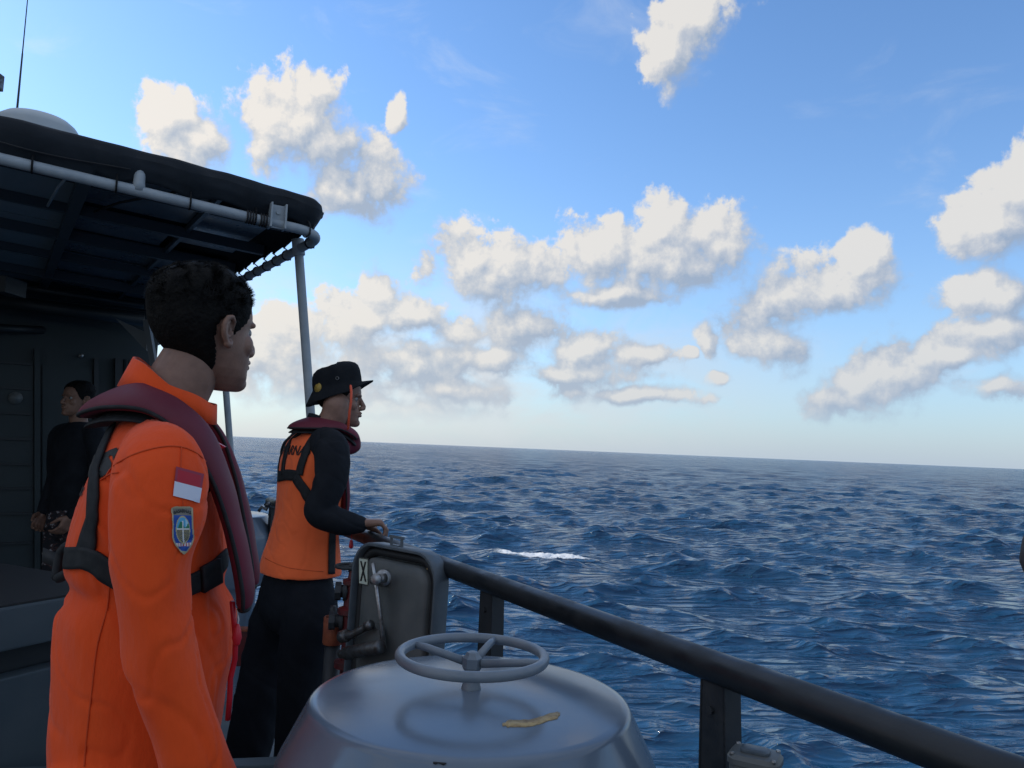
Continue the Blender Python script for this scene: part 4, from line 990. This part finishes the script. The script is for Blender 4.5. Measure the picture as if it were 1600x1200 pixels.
def make_person(label, loc, rz, secs, arms, legs, headpos, neck, skin, hair, top, trousers, sleeves=None, group=None, hands=None, tf=.006, hair_n=9000, top_cut=None, boots=True, seed=1, hair_len=.022, lowsec=None, tcre=(), onepiece=False):
    t = thing('person', label, 'person', loc, rz, group)
    MW = WM[t]; secs = smooth_secs(secs)
    hx, hy, hz, hyaw, hpitch = headpos
    HM = Matrix.Translation((hx, hy, hz)) @ Matrix.Rotation(hyaw, 4, 'Z') @ Matrix.Rotation(hpitch, 4, 'Y')
    # body: one mesh
    bm = bmesh.new(); head_bm(bm); hm = remesh(bm, .0020, 9); head_finish(hm); hm.transform(HM)
    bm = bmesh.new(); sloft(bm, [(s[0], s[1], s[2] * .86, s[3] * .86) + tuple(s[4:]) for s in secs])
    for a in arms: limb(bm, a, .66)
    for l in legs: limb(bm, l, .72)
    limb(bm, neck)
    for h in (hands or []): hand_bm(bm, *h)
    bdy = remesh(bm, .0048, 4)
    bm = merge_meshes([hm, bdy])
    body = obj('body', bm, skin, t, world=False)
    # eyes
    for s in (-1, 1):
        bm = bmesh.new(); ellip(bm, HM @ V(.0725, .031 * s, .1135), (.0115, .0115, .0115), HM.to_3x3(), 16); e = obj('eye', bm, MT['eye'], body, world=False)
        bm = bmesh.new(); ellip(bm, HM @ V(.0815, .031 * s, .1135), (.003, .0056, .0056), HM.to_3x3(), 14); obj('iris', bm, MT['iris'], e, world=False)
    if hair:
        cv = man_cover(); cap = hair_cap(HM, cv, .0042 if hair_n < 20000 else .0040, seed); hair_tufts(cap, HM, hair_n, cv, seed, hair_len, .36)
        obj('hair', cap, MT['hair'], t, world=False)
    # clothes
    bm = bmesh.new(); sloft(bm, secs)
    if not sleeves:
        for a in arms: limb(bm, a)
    if onepiece:
        for l in legs: limb(bm, l)
    tm = remesh(bm, .0058, 5); folds(tm, tf, 6.5, seed=seed, creases=tcre); topo = obj(top[0], tm, top[1], t, world=False)
    if sleeves:
        for a in arms:
            bm = bmesh.new(); limb(bm, a, 1.0, .001); sm = remesh(bm, .0055, 4); folds(sm, tf * .9, 9, seed=seed + 3); obj('sleeve', sm, sleeves, t, world=False)
    if trousers:
        bm = bmesh.new(); sloft(bm, smooth_secs(lowsec))
        for l in legs: limb(bm, l)
        pm = remesh(bm, .009, 4); folds(pm, .010, 6, seed=seed + 5); obj(trousers[0], pm, trousers[1], t, world=False)
    if boots:
        for l in legs:
            x, y, z, r_ = l[-1]; bm = bmesh.new(); tube(bm, [V(x - .05, y, .045), V(x + .06, y, .045), V(x + .15, y, .035)], [.045, .05, .035], 14, ends=True); tube(bm, [V(x, y, .05), V(x, y, .20)], [.05, .05], 14)
            bm2 = remesh(bm, .007, 3); v = verts_np(bm2); v[:, 2] = np.maximum(v[:, 2], .004); set_verts(bm2, v); obj('boot', bm2, MT['boot'], t, world=False)
    return t, HM, topo, secs
def torso_bvh(secs, M, amp, seed, cre=()):
    bm = bmesh.new(); sloft(bm, secs); me = remesh(bm, .0058, 8); folds(me, amp, 6.5, seed=seed, creases=cre); return bvh_of(me, M)
def vest_loft(bm, path, M, seg=28, bulge=2.6, end_round=True):
    sp = spline(path, 10); K = len(sp); rs = []
    for i, p in enumerate(sp):
        c = V(*p[:3]); t = (V(*sp[min(i + 1, K - 1)][:3]) - V(*sp[max(i - 1, 0)][:3])).normalized()
        n = V(*p[5:8]); n = (n - t * n.dot(t)).normalized(); s = t.cross(n); w, th = p[3] / 2, p[4] / 2
        e = min(i, K - 1 - i); k = 1.0 if e > 3 else (.72, .9, .97, 1.0)[e]; th *= (.55, .8, .93, 1)[e] if e < 4 else 1
        q = noise.noise(c * 14) * .0025
        rs.append([M @ (c + s * w * k * math.copysign(abs(math.cos(a)) ** (2 / bulge), math.cos(a)) + n * (th + q) * math.copysign(abs(math.sin(a)) ** (2 / 2.0), math.sin(a))) for a in np.linspace(0, 2 * math.pi, seg, endpoint=False)])
    rings(bm, rs); return sp, rs
def project_grid(bvh, corners, nu, nv, off):
    tl, tr, br, bl = [np.array(c, float) for c in corners]; G = []
    for i in range(nv + 1):
        row = []
        for j in range(nu + 1):
            u, v_ = j / nu, i / nv; p = (1 - v_) * ((1 - u) * tl + u * tr) + v_ * ((1 - u) * bl + u * br)
            d = ray(*p).normalized(); h = bvh.ray_cast(CAM, d)
            row.append((h[0] + h[1] * off - d * .0008) if h[0] is not None else None)
        G.append(row)
    return G
def lay_text(s, bvh, M, size, cx, cy_, cz, bold=.004, off=.003, arc=0.0):
    """lettering on the back: text runs across the wearer's back, read from behind; projected forward onto the cloth"""
    tm = text_mesh(s, size, 0, bold); v = verts_np(tm); out = []
    bm = bmesh.new(); bm.from_mesh(tm); bmesh.ops.triangulate(bm, faces=bm.faces[:]); bmesh.ops.subdivide_edges(bm, edges=[e for e in bm.edges if e.calc_length() > size * .25], cuts=2)
    fd = (M.to_3x3() @ V(1, 0, 0)).normalized()
    for q in bm.verts:
        o_ = M @ V(-.6, cy_ - q.co.x, cz + q.co.y - arc * q.co.x ** 2); h = bvh.ray_cast(o_, fd)
        q.co = (h[0] - fd * off) if h[0] is not None else o_ + fd * .45
    return bm

# --- nearest man, in orange overalls
def man_one():
    TC = [((.11, -.15, 1.19), .08, 1.0), ((-.04, -.17, 1.24), .09, .8), ((.07, -.23, 1.10), .07, .6)]
    X0 = -.640
    secs = [(.70, -.002, .12, .15), (.80, -.002, .126, .158), (.93, .002, .140, .160), (1.04, .004, .144, .162), (1.085, .002, .140, .160), (1.125, .0, .121, .154), (1.165, -.004, .130, .162), (1.24, -.004, .124, .168), (1.30, -.002, .112, .170), (1.355, .0, .095, .165), (1.40, .004, .078, .14), (1.435, .01, .066, .10), (1.455, .014, .055, .07)]
    armR = [(.01, -.12, 1.375, .056), (.030, -.178, 1.340, .069), (.040, -.210, 1.275, .067), (.044, -.228, 1.18, .057), (.060, -.234, 1.08, .052), (.084, -.234, .995, .050), (.118, -.232, .912, .048), (.150, -.226, .83, .046)]
    armL = [(.02, .12, 1.375, .058), (.03, .18, 1.340, .072), (.01, .21, 1.275, .068), (-.01, .22, 1.18, .059), (-.02, .22, 1.08, .054), (-.02, .21, .995, .052), (-.01, .2, .912, .050), (.0, .19, .83, .045)]
    legs = [[(-.02, s * .085, .80, .105), (-.01, s * .095, .6, .10), (0, s * .10, .45, .085), (-.02, s * .105, .25, .08), (-.03, s * .11, .12, .078)] for s in (-1, 1)]
    neck = [(.005, 0, 1.40, .062), (.012, 0, 1.46, .060), (.034, .006, 1.52, .057), (.052, .008, 1.57, .050)]
    hands = [((.158 if s < 0 else .0, s * (.225 if s < 0 else .19), .80), (.25, 0, -1), (0, -s, 0), (1, 0, 0), (18, 25, 18)) for s in (-1, 1)]
    t, HM, top, sm = make_person('man in bright orange overalls and burgundy life vest, back to camera, nearest', (X0, 1.42, 0), R(15), secs, [armR, armL], legs, (.054, 0, 1.487, R(41), R(1)), neck, MT['skin_dark'], True, ('overalls', MT['orange']), None, hands=hands, tf=.0112, onepiece=True, hair_n=60000, seed=4, hair_len=.0145,
        tcre=TC)
    MW = WM[t]; full = bvh_of(top.data, MW); tor = torso_bvh(sm, MW, .0112, 4, TC)
    # collar
    bm = bmesh.new(); rs = []
    for (f, g) in ((0, 0), (.5, 0), (1, 0), (1, 1), (.5, 1), (0, 1)):
        row = []
        for j in range(48):
            a = 2 * math.pi * j / 48; c, s = math.cos(a), math.sin(a); r_ = (.083 - .012 * f) + (.004 if g == 0 else -.001); h = .045 + .022 * max(0, -c)
            row.append(V(.006 + r_ * c * 1.0 + .010 * f, r_ * s * .96, 1.452 - .032 * c + h * f * .8 + .002 * math.sin(5 * a)))
        rs.append(row)
    rings(bm, rs, cap=False, closed=True); obj('collar', bm, MT['orange'], top, world=False)
    # seams
    for pix, w in (([(172, 905), (168, 950), (152, 1010), (144, 1080), (137, 1140), (132, 1198)], .0022), ([(164, 748), (178, 728), (210, 710), (250, 699), (285, 699), (312, 712), (330, 735)], .0022), ([(150, 756), (170, 742), (186, 738)], .002), ([(283, 700), (282, 740), (286, 800)], .0014)):
        bm = bmesh.new(); ribbon(bm, full, pix_pts(full, pix, 1.4, 10), w, .0006, .0012, 3); obj('seam', bm, MT['orange_stitch'], top)
    # flag
    G = project_grid(full, [(274.5, 729.5), (317.5, 741), (310.5, 785.5), (270, 775)], 12, 12, .0018)
    bm = bmesh.new(); vs = [[bm.verts.new(p) for p in r_] for r_ in G]
    for i in range(12):
        for j in range(12):
            f = bm.faces.new((vs[i][j], vs[i][j + 1], vs[i + 1][j + 1], vs[i + 1][j])); f.material_index = 0 if i < 6 else 1
            if i in (0,) or j in (0, 11): f.material_index = 2 if i < 6 else 1
    obj('flag_patch', bm, [mat('flag_red', (.42, .012, .03), .7), mat('flag_white', (.62, .64, .72), .7), mat('flag_edge', (.30, .03, .06), .7)], top)
    # embroidered shield
    nu, nv = 44, 72; G = project_grid(full, [(267, 791), (302, 791), (303, 866), (268, 866)], nu, nv, .0018)
    bm = bmesh.new(); cl = bm.loops.layers.float_color.new('Col'); vs = [[bm.verts.new(p) if p is not None else None for p in r_] for r_ in G]
    def hw(v):
        if v < .06: return .62 + .35 * math.sin(v / .06 * math.pi / 2)
        if v < .6: return .97 - .06 * math.sin((v - .06) / .54 * math.pi)
        return .97 * math.cos((v - .6) / .4 * math.pi / 2) ** .8
    def ecol(u, v):
        w = hw(v)
        if abs(u) > w - .13 or v < .035 or (v > .93): return (.42, .36, .22)
        if v < .19: return (.20, .18, .15)
        o = (u / .62) ** 2 + ((v - .49) / .285) ** 2
        if o < 1:
            if o > .82: return (.50, .42, .22)
            if abs(u) < .05 and v > .30: return (.75, .72, .7)
            if abs(v - .475) < .012: return (.75, .72, .7)
            if v < .475:
                if v > .36 + .06 * math.sin(u * 9) + abs(u) * .12: return (.03, .20, .10)
                return (.10, .40, .62) if u < .25 else (.40, .66, .78)
            return (.36, .28, .12) if int((math.hypot(u * .55, v - .47)) * 48) % 2 else (.06, .09, .12)
        if .76 < v < .84: return (.66, .6, .6) if int(u * 14) % 3 else (.45, .08, .08)
        return (.012, .07, .33)
    for i in range(nv):
        for j in range(nu):
            u = (j + .5) / nu * 2 - 1 - .10 * ((i / nv) - .5); v = (i + .5) / nv
            if abs(u) > hw(v): continue
            q = (vs[i][j], vs[i][j + 1], vs[i + 1][j + 1], vs[i + 1][j])
            if None in q: continue
            f = bm.faces.new(q)
            for l in f.loops: l[cl] = (*ecol(u, v), 1)
    for q in [x for x in bm.verts if not x.link_faces]: bm.verts.remove(q)
    em = obj('shield_emblem', bm, MT['embroidery'], top)
    tm = text_mesh('BASARNAS', 1, 0, .03); v = verts_np(tm); w = v[:, 0].max() - v[:, 0].min(); out = []
    for a, b, _ in v:
        d = ray(285 + a / w * 27, 798.5 - b * 7.0 + 5 * (a / w * 2) ** 2 * .6).normalized(); h = full.ray_cast(CAM, d); out.append(list(h[0] - d * .0035) if h[0] is not None else [0, 0, 0])
    set_verts(tm, np.array(out)); obj('emblem_text', tm, MT['black'], em, smooth=False)
    # lettering across the upper back
    obj('back_text', lay_text('BASARNAS', full, MW, .062, 0, 0, 1.345), MT['black'], top, smooth=False)
    obj('back_text', lay_text('ator', full, MW, .03, 0, -.03, 1.295, .001), MT['black'], top, smooth=False)
    # life vest
    vt_path = [(.170, -.095, 1.105, .060, .026, 1, -.04, 0), (.168, -.10, 1.145, .076, .030, 1, -.04, 0), (.146, -.11, 1.235, .078, .030, 1, -.06, .08), (.114, -.120, 1.33, .074, .031, .9, -.2, .3), (.074, -.122, 1.40, .072, .032, .6, -.4, .6), (.018, -.112, 1.445, .074, .032, .1, -.40, .9), (-.045, -.085, 1.460, .095, .034, -.38, -.25, .9), (-.085, 0, 1.456, .125, .034, -.5, 0, .85)]
    full_path = vt_path + [(p[0], -p[1], p[2], p[3], p[4], p[5], -p[6], p[7]) for p in vt_path[-2::-1]]
    bm = bmesh.new(); sp, rs = vest_loft(bm, full_path, MW, 28); vest = obj('life_vest', bm, MT['vest'], t)
    bm = bmesh.new()
    for e in (0, 14): tube(bm, [r_[e] for r_ in rs[1:-1]], .0036, 8, ends=True)
    for r_ in (rs[0], rs[-1]): tube(bm, [x + V(0, 0, -.001) for x in r_], .0048, 8, closed=True)
    obj('piping', bm, MT['web'], vest)
    # under-collar backing
    bm = bmesh.new(); bp = [(p[0] * .93, p[1] * .93, p[2] - .024, p[3] * .92, .014, p[5], p[6], p[7]) for p in full_path[3:-3]]; vest_loft(bm, bp, MW); obj('backing', bm, MT['web'], vest)
    # straps
    bm = bmesh.new(); wd = spline([(.02,), (.018,), (.019,), (.024,), (.034,), (.042,)], 8); pp = pix_pts(tor, [(178, 668), (163, 700), (151, 740), (147, 790), (143, 832), (134, 866)], 1.42, 8); ribbon(bm, tor, pp, .02, .0035, .003, 5, [w_[0] for w_ in wd]); obj('back_strap', bm, MT['web'], vest)
    bm = bmesh.new(); pp = pix_pts(tor, [(92, 872), (112, 872), (138, 872), (162, 886), (190, 904), (225, 921), (262, 925), (300, 911), (325, 897), (350, 872)], 1.42, 8); ribbon(bm, tor, pp, .036, .004, .004, 7); obj('chest_strap', bm, MT['web'], vest)
    bm = bmesh.new(); q = [P(66, 867, 1.47), P(82, 874, 1.46), P(100, 884, 1.44)]; rs2 = []
    for k_, p in enumerate(q): rs2.append([p + V(0, 0, .014), p + V(.003, -.004, .014), p + V(.003, -.004, -.012), p + V(0, 0, -.012)])
    rings(bm, rs2); q = [P(88, 900, 1.42), P(96, 862, 1.43), P(118, 850, 1.40), P(128, 868, 1.37), P(108, 893, 1.37), P(92, 903, 1.40)]
    tube(bm, [Vector(x[:3]) for x in spline([tuple(p) for p in q], 5)], .009, 8, ends=True); obj('strap_tail', bm, MT['web'], vest)
    bm = bmesh.new(); c = P(330, 893, 1.26); pc = pix_pts(tor, [(308, 905), (322, 898), (336, 890)], 1.3, 4); ribbon(bm, tor, pc, .044, .008, .008, 4); obj('buckle', bm, MT['web'], vest)
    # pull toggle and red inflator cord
    bm = bmesh.new(); tube(bm, [P(370, 950, 1.36), P(373, 968, 1.36), P(371, 982, 1.36)], .0012, 6); obj('toggle_cord', bm, MT['white'], vest)
    bm = bmesh.new(); tube(bm, [P(371, 978, 1.36), P(371, 984, 1.36), P(370, 996, 1.36), P(370, 1004, 1.36)], [.004, .006, .0085, .006], 12, ends=True); obj('pull_toggle', bm, MT['red'], vest)
    bm = bmesh.new(); tube(bm, [P(*q) for q in ((363, 940, 1.38), (366, 975, 1.39), (368, 1000, 1.39), (367, 1030, 1.4), (360, 1060, 1.4), (359, 1090, 1.4), (356, 1125, 1.4))], .005, 8); obj('red_piping', bm, MT['red'], top)
    bm = bmesh.new(); q = [P(336, 690, 1.4), P(351, 698, 1.4), P(338, 706, 1.4)]; rings(bm, [q, [x + V(0, .01, 0) for x in q]]); obj('collar_tab', bm, MT['red'], top, smooth=False)
    return t
man_one()

# --- man at the rail, in hat
def man_two():
    ox = P(478, 880, 3.1).x; oy = 3.1; yaw = R(38); cy_, sy_ = math.cos(yaw), math.sin(yaw)
    def loc(px, py, Y):       # picture point -> local coordinates of the man
        q = P(px, py, Y); dx, dy = q.x - ox, q.y - oy; return (dx * cy_ + dy * sy_, -dx * sy_ + dy * cy_, q.z)
    def c(px, py, Y, r_): return (*loc(px, py, Y), r_)
    # torso leans forward: sections centred on picture points
    def sec(px, py, a, b, tilt=0.0): l = loc(px, py, 3.1); return (l[2], l[0] - l[1] * 0, a, b, 0, tilt)
    secs = [sec(466, 893, .150, .185), sec(468, 870, .140, .178), sec(474, 838, .124, .165), sec(480, 800, .114, .160), sec(484, 765, .114, .170), sec(489, 730, .114, .180), sec(493, 705, .104, .182), sec(497, 688, .088, .160), sec(502, 676, .070, .115), sec(506, 669, .055, .07)]
    armR = [c(506, 690, 3.0, .056), c(518, 703, 2.90, .066), c(519, 738, 2.86, .062), c(509, 772, 2.84, .058), c(499, 795, 2.83, .054), c(508, 806, 2.83, .052), c(530, 814, 2.83, .048), c(548, 818, 2.84, .042), c(560, 820, 2.85, .033)]
    armL = [c(484, 690, 3.22, .06), c(466, 702, 3.36, .068), c(457, 740, 3.42, .062), c(460, 780, 3.40, .056), c(490, 800, 3.35, .052), c(530, 812, 3.3, .045), c(548, 814, 3.3, .036)]
    hipz = loc(466, 893, 3.1)[2]
    lR = [c(478, 905, 3.04, .090), c(484, 960, 2.98, .104), c(474, 1030, 2.98, .092), c(470, 1110, 3.0, .088), c(460, 1190, 3.0, .085), c(455, 1225, 3.0, .082)]
    lL = [c(448, 905, 3.18, .090), c(434, 960, 3.22, .104), c(416, 1030, 3.24, .096), c(402, 1100, 3.22, .092), c(390, 1160, 3.2, .09), c(383, 1190, 3.2, .088)]
    hp = loc(533, 664, 3.1); neck = [c(503, 690, 3.1, .056), c(512, 668, 3.1, .055), c(522, 650, 3.1, .054), c(526, 632, 3.1, .054)]
    wr = loc(558, 817, 2.86); wl = loc(548, 814, 3.3)
    def dl(x, y, z): return (x * cy_ + y * sy_, -x * sy_ + y * cy_, z)
    hands = [(wr, dl(.9, .22, .02), dl(.1, 0, -1), dl(-.3, 1, 0), (50, 50, 30)), (wl, dl(.8, -.2, -.05), dl(0, 0, -1), dl(0, -1, 0), (50, 45, 30))]
    t, HM, top, sm = make_person('man in black bucket hat leaning on the rail, orange jersey, black sleeves', (ox, oy, 0), yaw, secs, [armR, armL], [lR, lL], (hp[0], 0, hp[2], R(-30), R(4)), neck, MT['skin_dark'], True, ('jersey', MT['orange2']), ('trousers', MT['navy_cloth']), sleeves=MT['black_cloth'], hands=hands, tf=.007, hair_n=5000, hair_len=.008, seed=9,
        lowsec=[(hipz + .04, loc(466, 880, 3.1)[0], .11, .150), (hipz - .05, loc(463, 900, 3.1)[0], .125, .165), (hipz - .15, loc(460, 930, 3.1)[0], .13, .17), (hipz - .22, loc(458, 950, 3.1)[0], .09, .13)])
    MW = WM[t]; bv = bvh_of(top.data, MW); tor = torso_bvh(sm, MW, .007, 9)
    # hat
    HATM = Matrix.Translation((0, 0, .150)) @ Matrix.Rotation(R(-13), 4, 'Y') @ Matrix.Diagonal((.93, .97, 1, 1)) @ Matrix.Translation((-.002, 0, -.150))
    def H(p): return MW @ (HM @ (HATM @ V(*p)))
    bm = bmesh.new(); rs = []
    prof = [(.150, 1.34, 0), (.156, 1.22, 0), (.160, 1.09, 0), (.166, 1.075, 0), (.185, 1.07, 0), (.210, 1.04, 0), (.228, .98, 0), (.240, .86, 0), (.247, .66, 0), (.250, .4, 0), (.249, .1, 0)]
    n = 64
    for z, k, _ in prof:
        row = []
        for j in range(n):
            a = 2 * math.pi * j / n; c_, s_ = math.cos(a), math.sin(a); brim = max(0, (k - 1.09) / .25)
            drop = -.028 * brim * (1 + .7 * max(0, -c_)) + .024 * brim * max(0, c_) ** 2 * 1.6
            ext = 1 + .34 * max(0, (k - 1.09)) / .25 * (max(0, c_) ** 2 * .55 + max(0, -c_) ** 2 * .25)
            wob = 1 + .02 * noise.noise(V(c_ * 2, s_ * 2, z * 12)) ; tilt = .10 * (c_ * .1)
            row.append(H((.0 + .100 * k * ext * c_ * wob - .003, .083 * k * s_ * wob, z + drop + tilt + .004 * noise.noise(V(c_ * 3, s_ * 3, z * 20)))))
        rs.append(row)
    # underside of the brim and inner crown
    for z, k in ((.154, 1.06), (.148, 1.33)):
        row = []
        for j in range(n):
            a = 2 * math.pi * j / n; c_, s_ = math.cos(a), math.sin(a); brim = max(0, (k - 1.09) / .25)
            drop = -.028 * brim * (1 + .7 * max(0, -c_)) + .024 * brim * max(0, c_) ** 2 * 1.6; ext = 1 + .34 * max(0, (k - 1.09)) / .25 * (max(0, c_) ** 2 * .55 + max(0, -c_) ** 2 * .25)
            row.append(H((.100 * k * ext * c_ - .003, .083 * k * s_, z + drop + .01 * c_)))
        rs.insert(0, row)
    rs[0], rs[1] = rs[1], rs[0]
    rs = [rs[1]] + [rs[0]] + rs[2:]
    bmo = bmesh.new(); rings(bmo, rs[2:], cap=True); hat = obj('bucket_hat', bmo, MT['felt'], t, angle=60)
    bm.free(); bm = bmesh.new(); und = [[p - V(0, 0, .003) for p in rs[2]], [p - V(0, 0, .003) for p in rs[4]]]; rings(bm, und, cap=False); obj('brim_lining', bm, MT['felt'], hat)
    bm = bmesh.new(); hb = BVHTree.FromPolygons([v.co.copy() for v in bmesh_src(hat, MW)], [list(p.vertices) for p in hat.data.polygons])
    pts = pix_pts(hb, [(496, 606), (498, 600), (500, 606)], 3.0, 3)
    cc = pix_pts(hb, [(497, 606), (497.5, 606)], 3.0, 1)[0]; h = hb.find_nearest(cc); cyl(bm, h[0] - h[1] * .002, h[0] + h[1] * .003, .020, 24); obj('round_badge', bm, MT['gold'], hat)
    bm = bmesh.new(); h = hb.find_nearest(pix_pts(hb, [(527, 591), (527.5, 591)], 3.0, 1)[0]); tube(bm, [h[0] + h[1] * .001 + (h[1].orthogonal().normalized() * math.cos(a) + h[1].cross(h[1].orthogonal().normalized()) * math.sin(a)) * .006 for a in np.linspace(0, 2 * math.pi, 12, endpoint=False)], .0018, 6, closed=True); obj('eyelet', bm, MT['chrome_dark'], hat)
    bm = bmesh.new(); tube(bm, [P(*q) for q in ((548, 603, 3.0), (549, 612, 2.985), (548.5, 628, 2.985), (546, 645, 2.99), (545, 658, 3.0), (544, 670, 3.02))], [.0045, .005, .005, .005, .0045, .004], 10, ends=True); obj('chin_cord', bm, MT['chin_cord'], hat)
    # black collar
    nb = loc(512, 670, 3.1); bm = bmesh.new(); rs = []
    for (f, g) in ((0, 0), (.5, 0), (1, 0), (1, 1), (.5, 1), (0, 1)):
        rs.append([V(nb[0] - .006 + (.070 - .008 * f + (.003 if g == 0 else -.002)) * math.cos(a) * 1.05 + .008 * f, (.070 - .008 * f + (.003 if g == 0 else -.002)) * math.sin(a), nb[2] - .02 - .02 * math.cos(a) + .05 * f + .01 * f * max(0, -math.cos(a))) for a in np.linspace(0, 2 * math.pi, 40, endpoint=False)])
    rings(bm, rs, cap=False, closed=True); obj('collar', bm, MT['black_cloth'], t, world=False)
    # life vest
    z0 = loc(506, 669, 3.1)[2]; nx = nb[0]
    def vp(dx, y, dz, w, th, a, b, c2): return (nx + dx, y, z0 + dz, w, th, a, b, c2)
    bx = loc(569, 790, 2.95); bx2 = loc(567, 750, 2.94); bx3 = loc(560, 712, 2.95)
    vp1 = [(bx[0], -.10, bx[2] - .07, .075, .03, 1, -.3, 0), (bx[0], -.105, bx[2], .085, .036, 1, -.3, 0), (bx2[0], -.11, bx2[2], .085, .036, 1, -.3, .1), (bx3[0], -.115, bx3[2], .08, .034, .9, -.3, .3), vp(.085, -.115, -.035, .08, .032, .5, -.4, .7), vp(.02, -.115, .005, .085, .032, .1, -.3, .95), vp(-.045, -.085, .015, .10, .032, -.3, -.2, .9), vp(-.085, 0, .018, .13, .032, -.35, 0, .9)]
    fp = vp1 + [(p[0], -p[1], p[2], p[3], p[4], p[5], -p[6], p[7]) for p in vp1[-2::-1]]
    bm = bmesh.new(); sp, rs = vest_loft(bm, fp, MW, 24); vest = obj('life_vest', bm, MT['vest'], t)
    bm = bmesh.new()
    for e in (0, 12): tube(bm, [r_[e] for r_ in rs[1:-1]], .0035, 8, ends=True)
    obj('piping', bm, MT['web'], vest)
    bm = bmesh.new(); bp = [(p[0], p[1] * .95, p[2] - .02, p[3] * .95, .014, p[5], p[6], p[7]) for p in fp[4:-4]]; vest_loft(bm, bp, MW); obj('backing', bm, MT['web'], vest)
    for pix, w in (([(462, 668), (452, 695), (445, 722), (443, 742)], .030), ([(500, 672), (484, 695), (474, 720), (468, 742)], .036), ([(436, 745), (450, 742), (466, 744)], .042), ([(462, 742), (470, 757), (480, 772), (493, 792)], .042), ([(519, 820), (518, 850), (517, 897)], .034)):
        bm = bmesh.new(); ribbon(bm, tor, pix_pts(tor, pix, 3.05, 7), w, .004, .003, 5); obj('harness_strap', bm, MT['web'], vest)
    bm = bmesh.new(); c0 = P(549, 846, 2.93); tube(bm, [c0 + V(0, 0, .05), c0], .0012, 6); tube(bm, [c0, c0 - V(0, 0, .018)], [.006, .009], 10, ends=True); obj('pull_toggle', bm, MT['red'], vest)
    # lettering: two dark lines across the shoulder blades
    tz = loc(480, 697, 3.0)[2]
    obj('back_text', lay_text('BASARNAS', bv, MW, .052, 0, -.01, tz - .02, .001), MT['black'], top, smooth=False)
    # hem and seam
    bm = bmesh.new(); ribbon(bm, bv, pix_pts(bv, [(415, 872), (440, 884), (470, 890), (505, 893)], 3.0, 6), .004, .001, .001, 3); obj('hem', bm, mat('hem_stitch', (.70, .10, .02), .8), top)
    return t
def bmesh_src(o, M):
    class Q: pass
    out = []
    for v in o.data.vertices:
        q = Q(); q.co = M @ v.co; out.append(q)
    return out
man_two()

# --- man in the shade of the deckhouse
def man_three():
    Y = 5.0; b = P(96, 980, Y); 
    secs = [(.84, 0, .12, .17), (.95, 0, .118, .165), (1.1, 0, .12, .175), (1.25, 0, .125, .19), (1.36, 0, .105, .185), (1.42, 0, .075, .13), (1.45, 0, .05, .06)]
    arms = [[(0, s * .15, 1.38, .06), (0, s * .205, 1.34, .068), (-.005, s * .235, 1.2, .055), (-.01, s * .235, 1.08, .05), (.04, s * .20, .95, .045), (.09, s * .16, .87, .036)] for s in (-1, 1)]
    legs = [[(0, s * .085, .84, .10), (0, s * .1, .6, .095), (0, s * .105, .45, .08), (-.01, s * .11, .25, .08), (-.02, s * .115, .12, .08)] for s in (-1, 1)]
    neck = [(0, 0, 1.42, .055), (.01, 0, 1.48, .054), (.015, 0, 1.53, .054)]
    hands = [((.09, s * .16, .86), (.5, -s * .3, -1), (.2, -s, 0), (1, 0, 0), (25, 30, 20)) for s in (-1, 1)]
    make_person('man in black shirt and camouflage trousers standing in the deckhouse shade', (b.x, b.y, 0), R(240), secs, arms, legs, (.02, 0, 1.485, R(5), R(0)), neck, MT['skin'], True, ('shirt', MT['black_cloth']), ('trousers', MT['camo']), hands=hands, tf=.005, hair_n=6000, hair_len=.014, seed=14,
        lowsec=[(.90, 0, .115, .165), (.84, 0, .125, .175), (.76, 0, .11, .16), (.70, 0, .08, .12)])
man_three()
# --- person almost outside the frame on the right: only an elbow shows
def man_four():
    ox, oy, yaw = .66, .42, R(80); cy_, sy_ = math.cos(yaw), math.sin(yaw)
    def l(x, y, z, r_): dx, dy = x - ox, y - oy; return (dx * cy_ + dy * sy_, -dx * sy_ + dy * cy_, z, r_)
    e = P(1594, 872, .75); ex = e.x + .024
    secs = [(.84, 0, .11, .16), (.95, 0, .108, .155), (1.1, 0, .11, .16), (1.25, 0, .115, .165), (1.34, 0, .1, .16), (1.40, 0, .07, .11), (1.43, 0, .05, .06)]
    armA = [l(.58, .45, 1.37, .055), l(.535, .50, 1.35, .055), l(ex + .01, .62, 1.33, .042), l(ex, e.y - .01, e.z, .029), l(ex + .045, e.y - .03, e.z + .06, .036), l(.60, .62, 1.46, .034), l(.62, .58, 1.50, .028)]
    armB = [(x, -y, z, r_) for x, y, z, r_ in [(0, .15, 1.36, .055), (0, .19, 1.33, .06), (-.01, .2, 1.18, .05), (0, .2, 1.05, .045), (.05, .19, .93, .04)]]
    legs = [[(0, s * .085, .84, .10), (0, s * .1, .6, .095), (0, s * .105, .45, .08), (-.01, s * .11, .25, .08), (-.02, s * .115, .12, .08)] for s in (-1, 1)]
    w = l(.62, .58, 1.50, 0)[:3]; 
    make_person('person at the right picture edge of whom only a dark brown elbow shows', (ox, oy, 0), yaw, secs, [armA, armB], legs, (.02, 0, 1.465, 0, 0), [(0, 0, 1.40, .055), (.01, 0, 1.46, .054), (.015, 0, 1.51, .054)], MT['skin_dark'], True, ('shirt', mat('dark_brown_shirt', (.035, .028, .026), .85)), ('trousers', MT['navy_cloth']), hands=[(w, (.3, -.6, .7), (1, 0, 0), (0, 0, 1), (30, 30, 20)), ((.05, -.19, .90), (.3, 0, -1), (0, 1, 0), (1, 0, 0), (20, 25, 20))], tf=.004, hair_n=3000, hair_len=.014, seed=20,
        lowsec=[(.90, 0, .105, .155), (.84, 0, .12, .165), (.76, 0, .11, .155), (.70, 0, .08, .12)])
man_four()
